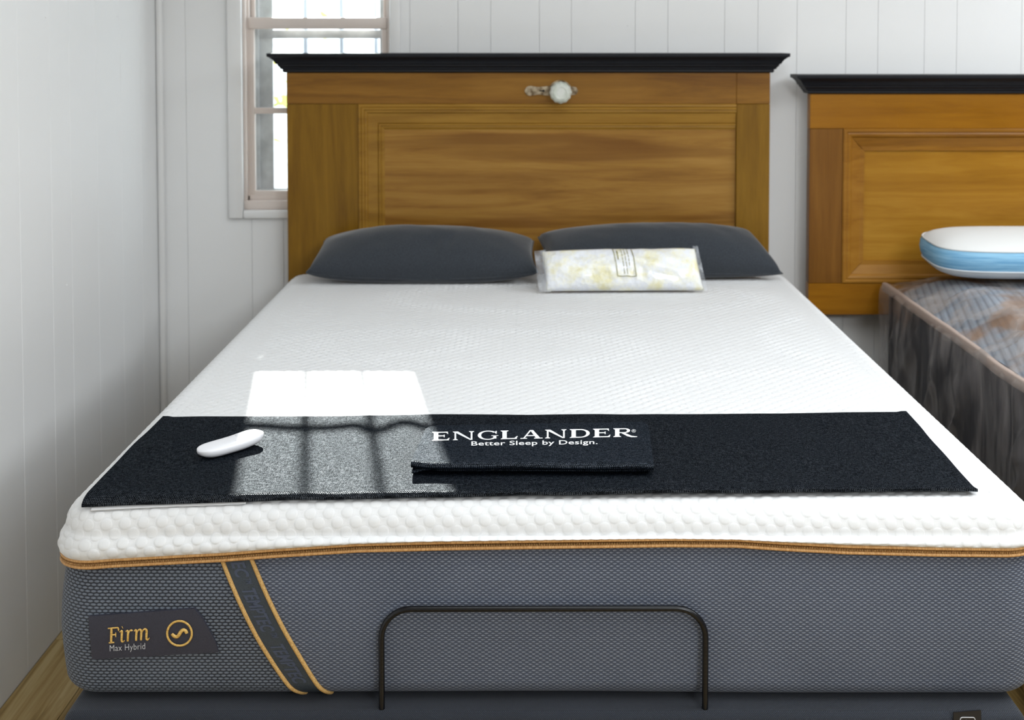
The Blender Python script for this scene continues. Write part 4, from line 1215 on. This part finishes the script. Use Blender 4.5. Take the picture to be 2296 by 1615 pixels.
def lo_prof(k):
    lift = 0.006 * math.exp(-((k - 0.065) / 0.04) ** 2)
    end = 0.045 * math.exp(-(k / 0.05) ** 2)
    pr = []
    h = 0.0075
    for t in np.linspace(0.86, 0.12, 8): pr.append((t, h + 0.0012 * (1 - t)))
    for a in np.linspace(90, 270, 7): pr.append((0.075 - end - 0.028 * math.sin(R(a - 90)), h - 0.003 + 0.003 * math.cos(R(a - 90)) + lift * 0.4))
    for t in np.linspace(0.14, 0.86, 6): pr.append((t, 0.0016 + (lift * 0.3 if t < 0.2 else 0)))
    return pr
slab('lower_layer', 0.004, 0.985, lo_prof)
# raised print: wide serif capitals drawn stroke by stroke (unit cap height)
def serif_caps():
    T, H, SH, SW = 0.25, 1.0, 0.10, 0.10          # stem, height, serif thickness, serif overhang
    th = 0.12                                      # thin strokes
    def rect(x0, x1, y0, y1): return [(x0, y0), (x1, y0), (x1, y1), (x0, y1)]
    def stem(x, top=True, bot=True, t=T):
        o = [rect(x, x + t, 0, H)]
        if bot: o.append([(x - SW, 0), (x + t + SW, 0), (x + t + SW * 0.9, SH * 0.6), (x + t, SH * 1.5), (x, SH * 1.5), (x - SW * 0.9, SH * 0.6)])
        if top: o.append([(x - SW, H), (x - SW * 0.9, H - SH * 0.6), (x, H - SH * 1.5), (x + t, H - SH * 1.5), (x + t + SW * 0.9, H - SH * 0.6), (x + t + SW, H)])
        return o
    def arc(cx, cy, rx, ry, a0, a1, tk0, tk1, n=14):
        """tapered stroke along an ellipse arc: quads"""
        qs = []; prev = None
        for k in range(n + 1):
            a = R(a0 + (a1 - a0) * k / n); tk = tk0 + (tk1 - tk0) * abs(math.cos(a))
            o = (cx + rx * math.cos(a), cy + ry * math.sin(a)); i = (cx + (rx - tk) * math.cos(a), cy + (ry - th * 0.9) * math.sin(a))
            if prev: qs.append([prev[0], o, i, prev[1]])
            prev = (o, i)
        return qs
    L = {}
    L['E'] = (1.05, stem(0.12) + [rect(0.2, 0.92, H - th, H), rect(0.2, 0.98, 0, th), rect(0.25, 0.74, 0.47, 0.47 + th),
              [(0.82, H - th), (0.92, H - th), (0.94, H - 0.26), (0.90, H - 0.26)], [(0.86, th), (0.98, th), (1.02, 0.28), (0.97, 0.28)], [(0.68, 0.36), (0.74, 0.36), (0.74, 0.66), (0.68, 0.66)]])
    L['N'] = (1.32, stem(0.14, t=0.10) + stem(1.06, bot=False, t=0.10) + [[(0.06, H), (0.34, H), (1.16, 0.0), (1.02, 0.0)]])
    L['G'] = (1.22, arc(0.62, 0.5, 0.58, 0.53, 40, 320, th, 0.20, 26) + stem(0.92, top=False, bot=False, t=0.18)[:1] and
              arc(0.62, 0.5, 0.58, 0.53, 40, 325, th, 0.20, 26) + [rect(0.92, 1.10, 0.10, 0.46), [(0.80, 0.46), (1.22, 0.46), (1.20, 0.40), (0.82, 0.40)], [(1.0, 0.80), (1.08, 0.98), (1.12, 0.98), (1.12, 0.66), (1.06, 0.66)]])
    L['L'] = (1.02, stem(0.12) + [rect(0.2, 0.94, 0, th), [(0.80, th), (0.94, th), (1.0, 0.34), (0.94, 0.34)]])
    L['A'] = (1.28, [[(0.56, H), (0.74, H), (1.18, 0.0), (0.93, 0.0)], [(0.56, H), (0.66, H), (0.24, 0.0), (0.14, 0.0)], rect(0.34, 0.94, 0.30, 0.30 + th * 0.9),
              rect(0.02, 0.40, 0, SH), rect(0.80, 1.28, 0, SH)])
    L['D'] = (1.22, stem(0.12) + [rect(0.2, 0.62, H - th, H), rect(0.2, 0.62, 0, th)] + arc(0.58, 0.5, 0.58, 0.5, -90, 90, th, 0.20, 16))
    L['R'] = (1.24, stem(0.12) + [rect(0.2, 0.66, H - th, H), rect(0.2, 0.66, 0.44, 0.44 + th * 0.9)] + arc(0.62, 0.72, 0.36, 0.28, -90, 90, th, 0.18, 12) +
              [[(0.46, 0.46), (0.68, 0.46), (1.10, 0.08), (0.84, 0.04)], [(0.84, 0.06), (1.10, 0.10), (1.40, 0.02), (1.34, -0.06), (1.04, -0.06)]])
    return L
caps = serif_caps()
V = []; Fc = []; penx = 0.0
for ch in 'ENGLANDER':
    w, polys = caps[ch]
    for pl in polys:
        b = len(V)
        for x, y in pl: V.append((penx + x, y))
        Fc.append(tuple(range(b, b + len(pl))))
    penx += w + 0.10
total = penx - 0.10 + 0.02
def on_fold(u, v, off):
    """point of the folded cloth's top surface under a photo point"""
    zr = ZR + 0.014
    for _ in range(6):
        p = on_z(u, v, zr)
        k = (p.x - FB[0].x) / (FB[1].x - FB[0].x)
        f0, f1 = FB[0].lerp(FB[1], k), FT[0].lerp(FT[1], k)
        t = min(max((p.y - f0.y) / (f1.y - f0.y), 0.0), 0.97)
        dz = 0.0015 * float(vnoise(k * 8, 0.5, 51)); lift = 0.003 * math.exp(-(k / 0.05) ** 2)
        h = 0.021 + dz + lift
        zr = ZR + 0.0065 + (h - 0.0065) * (1 - t) ** 1.1
    return Vector((p.x, p.y, zr + off))
def eng(x, y):
    q = x / total
    return on_fold(968 + 456 * q, 989.5 - 9.0 * q - y * 19.5 - 0 * q, 0.0009)
place_text('printed_name', V, Fc, eng, m_print, fold)
tv, tf = text_mesh('Better Sleep by Design.', 1.0, 0.012, 0, 1.04); tw = max(v[0] for v in tv)
place_text('printed_motto', tv, tf, lambda x, y: on_fold(1055 + 285 * x / tw, 1000.5 - 3.6 * x / tw - y / 0.7 * 9.5, 0.0009), m_print, fold)
tv, tf = text_mesh('\u00ae', 1.0, 0.0); tw = max(v[0] for v in tv)
place_text('printed_mark', tv, tf, lambda x, y: on_fold(1416 + 10 * x / tw, 971 - y * 9.5, 0.0009), m_print, fold)

# ------------------------------------------------------------------ remote control
rem = empty('remote_control')
tag(rem, 'slim white remote control lying on the navy runner', 'remote control')
ra = on_z(446, 1016, ZR + 0.012); rb = on_z(586, 975, ZR + 0.012)
ax_ = (rb - ra); rl = ax_.length; ax_.normalize(); side = Vector((-ax_.y, ax_.x, 0))
rl_half = rl / 2; rc_ = (ra + rb) / 2
def rem_pt(l, w, z): 
    p = rc_ + ax_ * l + side * w; p.z = ZR + 0.0005 + z; return p
V = []; ns, nc_ = 40, 24
for j in range(ns + 1):
    q = -1 + 2 * j / ns
    l = math.sin(q * math.pi / 2) * rl_half
    e = max(0.0, 1 - abs(l / rl_half) ** 5) ** 0.5
    hw = 0.0240 * max(e, 0.02); ht = 0.0095 * max(e, 0.05)
    arch = 0.006 * (l / rl_half) ** 2 * (1 if l > 0 else 0.15) + 0.0
    zc = 0.0085 + 0.003 + arch
    for i in range(nc_):
        a = 2 * math.pi * i / nc_
        cs, sn = math.cos(a), math.sin(a)
        w = hw * math.copysign(abs(cs) ** 0.7, cs); z = ht * math.copysign(abs(sn) ** (0.45 if sn > 0 else 0.9), sn) * (0.8 if sn > 0 else 1.35)
        V.append(rem_pt(l, w, zc + z))
fs = grid_faces(nc_, ns + 1, close_u=True) + [tuple(range(nc_))[::-1], tuple(ns * nc_ + i for i in range(nc_))]
mesh_obj('casing', V, fs, m_remote, rem, smooth=True)
def rem_top(l): return 0.0085 + 0.003 + 0.006 * (l / rl_half) ** 2 * (1 if l > 0 else 0.15) + 0.0085 * 0.8
for l, w in ((0.036, 0.008), (0.036, -0.008), (0.020, 0.008), (0.020, -0.008), (0.004, 0.008), (0.004, -0.008), (-0.030, 0.0)):
    if abs(l) > rl_half * 0.8: continue
    p = rem_pt(l, w, rem_top(l) - 0.0006)
    bt = lathe('button', [(0.0052, 0.0), (0.0050, 0.0009), (0.0044, 0.0012)], m_button, rem, 18, p)

# ------------------------------------------------------------------ pillows
def pillow(name, label, FL, FR, BL, BR, th, seed, wr=0.004, up=0.68, sag=0.0, pinch=0.035, cat='pillow', group='charcoal pillows against the headboard', parts=True, nu=84, nv=54, pw=0.27):
    t = tag(empty(name), label, cat, group)
    FL, FR, BL, BR = map(Vector, (FL, FR, BL, BR))
    nrm = ((FR - FL).cross(BL - FL)).normalized()
    def pt(u, v, sgn):
        # edges pulled in so that the corners stay pointed
        uu = u + pinch * (0.5 - u) * math.sin(math.pi * v) * 1.0
        vv = v + pinch * (0.5 - v) * math.sin(math.pi * u) * 1.6
        p = FL.lerp(FR, uu).lerp(BL.lerp(BR, uu), vv) - Vector((0, 0, sag * math.sin(math.pi * u) ** 0.6 * (1 - v) ** 2))
        pr = (max(0, math.sin(math.pi * u)) ** pw) * (max(0, math.sin(math.pi * v)) ** 0.40)
        k = th * (up if sgn > 0 else 1 - up) * pr
        w = wr * pr * (float(vnoise(u * 7 + v * 2, v * 4, seed)) + 0.6 * float(vnoise(u * 17, v * 7 + u * 3, seed + 1)))
        for (cu_, cv_, sx_, sy_, am) in ((0.55, 0.25, 0.03, 0.16, -0.010), (0.62, 0.3, 0.02, 0.14, -0.008), (0.49, 0.2, 0.03, 0.2, -0.006)):
            if sgn > 0: w += am * math.exp(-((u - cu_ - 0.06 * (v - cv_)) / sx_) ** 2 - ((v - cv_) / sy_) ** 2) * (1 if seed % 2 else 0.25)
        q_ = p + nrm * sgn * (k + (w if sgn > 0 else 0))
        q_.z = max(q_.z, 0.8000)
        return q_
    V = [pt(i / nu, j / nv, 1) for j in range(nv + 1) for i in range(nu + 1)]
    n0 = len(V)
    V += [pt(i / nu, j / nv, -1) for j in range(nv + 1) for i in range(nu + 1)]
    fs = grid_faces(nu + 1, nv + 1) + grid_faces(nu + 1, nv + 1, base=n0, flip=True)
    return t, V, fs, pt
t, V, fs, pt = pillow('pillow', 'charcoal grey pillow with a few creases, left of the foam-filled bag',
    (-0.660, 3.745, 0.834), (0.028, 3.738, 0.836), (-0.640, 3.965, 0.893), (0.016, 3.965, 0.893), 0.150, 61, 0.005, 0.64, 0.024, pw=0.36)
mesh_obj('pillowcase', V, fs, m_pillow, t, merge=1e-5)
pts = [pt(k / 60, 0, 1) for k in range(61)] + [pt(1, k / 30, 1) for k in range(1, 31)] + [pt(1 - k / 60, 1, 1) for k in range(1, 61)] + [pt(0, 1 - k / 30, 1) for k in range(1, 30)]
tube('seam', pts, 0.0022, m_pillow, t, 6, closed=True)
t, V, fs, pt = pillow('pillow', 'charcoal grey pillow with pointed corners, behind the foam-filled bag',
    (0.055, 3.775, 0.824), (0.768, 3.815, 0.818), (0.030, 3.965, 0.905), (0.690, 3.980, 0.915), 0.142, 74, 0.004, 0.66, 0.004)
mesh_obj('pillowcase', V, fs, m_pillow, t, merge=1e-5)
pts = [pt(k / 60, 0, 1) for k in range(61)] + [pt(1, k / 30, 1) for k in range(1, 31)] + [pt(1 - k / 60, 1, 1) for k in range(1, 61)] + [pt(0, 1 - k / 30, 1) for k in range(1, 30)]
tube('seam', pts, 0.0022, m_pillow, t, 6, closed=True)

# clear bag of shredded foam leaning on the right pillow
BLb, BRb = Vector((0.050, 3.622, 0.803)), Vector((0.506, 3.634, 0.803))
TLb, TRb = Vector((0.037, 3.695, 0.905)), Vector((0.488, 3.700, 0.913))
t, V, fs, ptb = pillow('foam_bag', 'small clear bag of white and yellow shredded foam with printed label', BLb, BRb, TLb, TRb, 0.075, 91, 0.010, 0.62, 0.0, 0.01, 'bag', None, nu=80, nv=30, pw=0.28)
mesh_obj('foam_filling', V, fs, m_foam, t, merge=1e-5)
nb2 = ((BRb - BLb).cross(TLb - BLb)).normalized()
V2 = []
for j in range(13):
    for i in range(9):
        u = -0.045 + 0.075 * i / 8; v = -0.04 + 1.06 * j / 12
        p = BLb.lerp(BRb, u).lerp(TLb.lerp(TRb, u), v)
        p += nb2 * (0.010 * float(vnoise(u * 40, v * 6, 95)) + 0.004)
        V2.append(p + Vector((0, 0, max(0, 0.802 - p.z))))
mesh_obj('film_end', V2, grid_faces(9, 13), m_bagfilm, t)
V2 = []
for j in range(13):
    for i in range(7):
        u = 0.985 + 0.035 * i / 6; v = -0.02 + 1.08 * j / 12
        p = BLb.lerp(BRb, u).lerp(TLb.lerp(TRb, u), v)
        p += nb2 * (0.006 * float(vnoise(u * 40, v * 6, 97)) + 0.002)
        V2.append(p + Vector((0, 0, max(0, 0.802 - p.z))))
mesh_obj('film_end', V2, grid_faces(7, 13), m_bagfilm, t)
def bag_line(u0, v0, u1, v1, w=0.0012):
    """thin printed line on the bag"""
    pts = []
    n = 14
    V2 = []
    for k in range(n + 1):
        u = u0 + (u1 - u0) * k / n; v = v0 + (v1 - v0) * k / n
        p = ptb(u, v, 1) + nb2 * 0.002
        d = (TLb - BLb).normalized() if abs(u1 - u0) > abs(v1 - v0) else (BRb - BLb).normalized()
        V2 += [p - d * w, p + d * w]
    return V2, grid_faces(2, n + 1)
lv, lf = [], []
def addl(*a, **k):
    v2, f2 = bag_line(*a, **k); b = len(lv); lv.extend(v2); lf.extend([tuple(i + b for i in f) for f in f2])
addl(0.455, 0.22, 0.455, 0.93); addl(0.575, 0.22, 0.575, 0.93); addl(0.455, 0.22, 0.575, 0.22)
addl(0.475, 0.60, 0.475, 0.85, w=0.0018)
for lu, w0, w1 in ((0.503, 0.26, 0.93), (0.522, 0.26, 0.93), (0.542, 0.45, 0.93)):
    v = w0
    while v < w1 - 0.02:
        e = min(v + random.uniform(0.06, 0.15), w1); addl(lu, v, lu, e, w=0.0010); v = e + 0.018
mesh_obj('printed_label', lv, lf, m_olive, t)

# ------------------------------------------------------------------ the wrapped mattress on the right
M2X0, M2X1, M2Y0, M2Y1 = 1.128, 2.50, 1.95, 3.985
M2ZB, M2ZE, M2ZT = 0.42, 0.738, 0.806
m2 = empty('mattress.001')
tag(m2, 'plastic-wrapped mattress with dark sides and pale ribbed top, beside the white bed', 'mattress')
def m2_top(x, y):
    e = min(x - M2X0, M2X1 - x, y - M2Y0, M2Y1 - y)
    return M2ZE + (M2ZT - M2ZE) * float(sstep(0.0, 0.17, e)) ** 0.8
bm = bmesh.new(); add_box(bm, M2X0 + 0.006, M2X1 - 0.006, M2Y0 + 0.006, M2Y1 - 0.006, M2ZB, M2ZE, 0.012, 3)
bm_obj('mattress_side', bm, m_side2, m2, True, 50)
nxx, nyy = 60, 84
V = []
for j in range(nyy + 1):
    for i in range(nxx + 1):
        x = M2X0 + (M2X1 - M2X0) * (i / nxx) ** 1.4; y = M2Y0 + (M2Y1 - M2Y0) * j / nyy
        V.append((x, y, m2_top(x, y) - 0.006 + 0.006 * float(vnoise(x * 7, y * 7, 101))))
mesh_obj('mattress_top', V, grid_faces(nxx + 1, nyy + 1), m_top2, m2)
pts = []
for k in range(90):
    y = M2Y0 + (M2Y1 - M2Y0) * k / 89
    pts.append(Vector((M2X0 - 0.004 + 0.008 * float(vnoise(y * 6, 0.2, 103)), y, M2ZE + 0.004 + 0.012 * float(vnoise(y * 4, 0.6, 104)))))
V = []
for p in pts:
    for dx, dz in ((0.008, 0.013), (-0.002, 0.014), (-0.006, 0.011), (-0.0065, -0.011), (-0.002, -0.015), (0.008, -0.015)): V.append(p + Vector((dx, 0, dz)))
mesh_obj('film_fold', V, grid_faces(6, len(pts)), m_filmfold, m2)  # band coloured as the reflecting fold of the wrap
# the wrap: top sheet and hanging side, both creased
V = []; nu_, nv_ = 90, 150
path = []                                       # cross-section from the top centre down the left side
for k in range(52): path.append((M2X0 + 0.75 * (1 - k / 51) ** 1.3, 'top'))
for k in range(1, 39): path.append((k / 38, 'side'))
for j in range(nv_ + 1):
    y = M2Y0 + (M2Y1 + 0.004 - M2Y0) * j / nv_
    for q, kd in path:
        if kd == 'top':
            x = q - 0.010
            z = m2_top(max(q, M2X0), min(max(y, M2Y0), M2Y1)) + 0.010
            n1 = float(vnoise(x * 9 + y * 5, y * 7 - x * 4, 111)); n2 = float(vnoise(x * 23 - y * 15, y * 19 + x * 9, 112))
            cr = (1 - abs(2 * float(vnoise(x * 12 + y * 14, y * 5 - x * 8, 113)))) ** 3
            pk = float(sstep(0.0, 0.05, max(1.20 - x, x - 1.9, 3.62 - y)))
            z -= 0.005 * (1 - pk); n1 *= pk; n2 *= pk; cr *= pk
            V.append((x, y, z + 0.010 * n1 + 0.005 * n2 + (0.014 + 0.022 * float(sstep(3.55, 3.2, y))) * cr * min(1, (x - M2X0 + 0.02) / 0.1)))
        else:
            z = M2ZE + 0.012 - q * (M2ZE - 0.30)
            n1 = float(vnoise(y * 16 + q * 2.5, q * 2.2, 114)); n2 = float(vnoise(y * 42 + q * 8, q * 3, 115))
            cr = (1 - abs(2 * float(vnoise(y * 9 - q * 3.5, q * 1.4, 116)))) ** 3
            V.append((M2X0 - 0.018 - 0.012 * n1 - 0.005 * n2 - 0.018 * cr * min(1, q * 4), y, z))
film_o = mesh_obj('plastic_wrap', V, grid_faces(len(path), nv_ + 1), m_film, m2)
# foundation under it
fo = tag(empty('box_foundation'), 'dark box foundation under the plastic-wrapped mattress', 'bed base')
soft_box('upholstered_box', m_found, fo, M2X0 + 0.004, M2X1 - 0.004, M2Y0 + 0.004, M2Y1 - 0.004, 0.18, M2ZB - 0.0004, 0.012, 5, 0.03)
box('box_deck', m_found, fo, M2X0 + 0.05, M2X1 - 0.05, M2Y0 + 0.05, M2Y1 - 0.05, 0.19, M2ZB - 0.001)
for lx in (M2X0 + 0.1, M2X1 - 0.1):
    for ly in (M2Y0 + 0.12, M2Y1 - 0.12):
        lathe('leg', [(0.03, 0.0), (0.034, 0.02), (0.034, 0.185)], m_plastic, fo, 18, (lx, ly, 0))

# white pillow with a blue gusset
wp = tag(empty('gusset_pillow'), 'white memory-foam pillow with light blue gusset on the plastic-wrapped mattress', 'pillow')
GX0, GX1, GY0, GY1 = 1.205, 1.84, 3.655, 3.965
GZ = 0.840
def ring_pts(grow, n=72):
    out = []
    ax, ay = (GX1 - GX0) / 2 + grow, (GY1 - GY0) / 2 + grow
    for k in range(n):
        a = 2 * math.pi * k / n - math.pi / 2
        c_, s_ = math.cos(a), math.sin(a)
        out.append(((GX0 + GX1) / 2 + ax * math.copysign(abs(c_) ** 0.52, c_), (GY0 + GY1) / 2 + ay * math.copysign(abs(s_) ** 0.52, s_)))
    return out
def tiltz(x, y, z): return GZ + z + 0.10 * (y - GY0) * 0.55
def band_p(name, prof, m, cap=None):
    V = []; n = None
    for g, z in prof:
        r = ring_pts(g); n = len(r)
        V += [(x, y, tiltz(x, y, z)) for x, y in r]
    fs = grid_faces(n, len(prof), close_u=True)
    if cap is not None:
        V.append(((GX0 + GX1) / 2, (GY0 + GY1) / 2, tiltz(0, (GY0 + GY1) / 2, cap))); c0 = len(V) - 1; b = (len(prof) - 1) * n
        fs += [(b + i, b + (i + 1) % n, c0) for i in range(n)]
    return mesh_obj(name, V, fs, m, wp)
band_p('grey_underside', [(-0.002, 0.010), (-0.004, 0.004), (-0.016, -0.008), (-0.040, -0.018), (-0.075, -0.022)], m_pg, -0.024)
band_p('blue_gusset', [(-0.002, 0.010), (0.004, 0.022), (0.0075, 0.040), (0.005, 0.060), (-0.002, 0.070)], m_pb)
band_p('white_top', [(-0.001, 0.070), (-0.008, 0.076), (-0.022, 0.084), (-0.045, 0.092), (-0.075, 0.098), (-0.105, 0.1015), (-0.13, 0.103)], m_pw, 0.104)
for nm, z in (('piping', 0.070), ('piping', 0.010)):
    pts = [Vector((x, y, tiltz(x, y, z))) for x, y in ring_pts(0.0)]
    cl = [pts[0]]
    for p in pts[1:]:
        if (p - cl[-1]).length > 1e-4: cl.append(p)
    tube(nm, cl, 0.0026, m_pw if z > 0.05 else m_pg, wp, 6, closed=True)
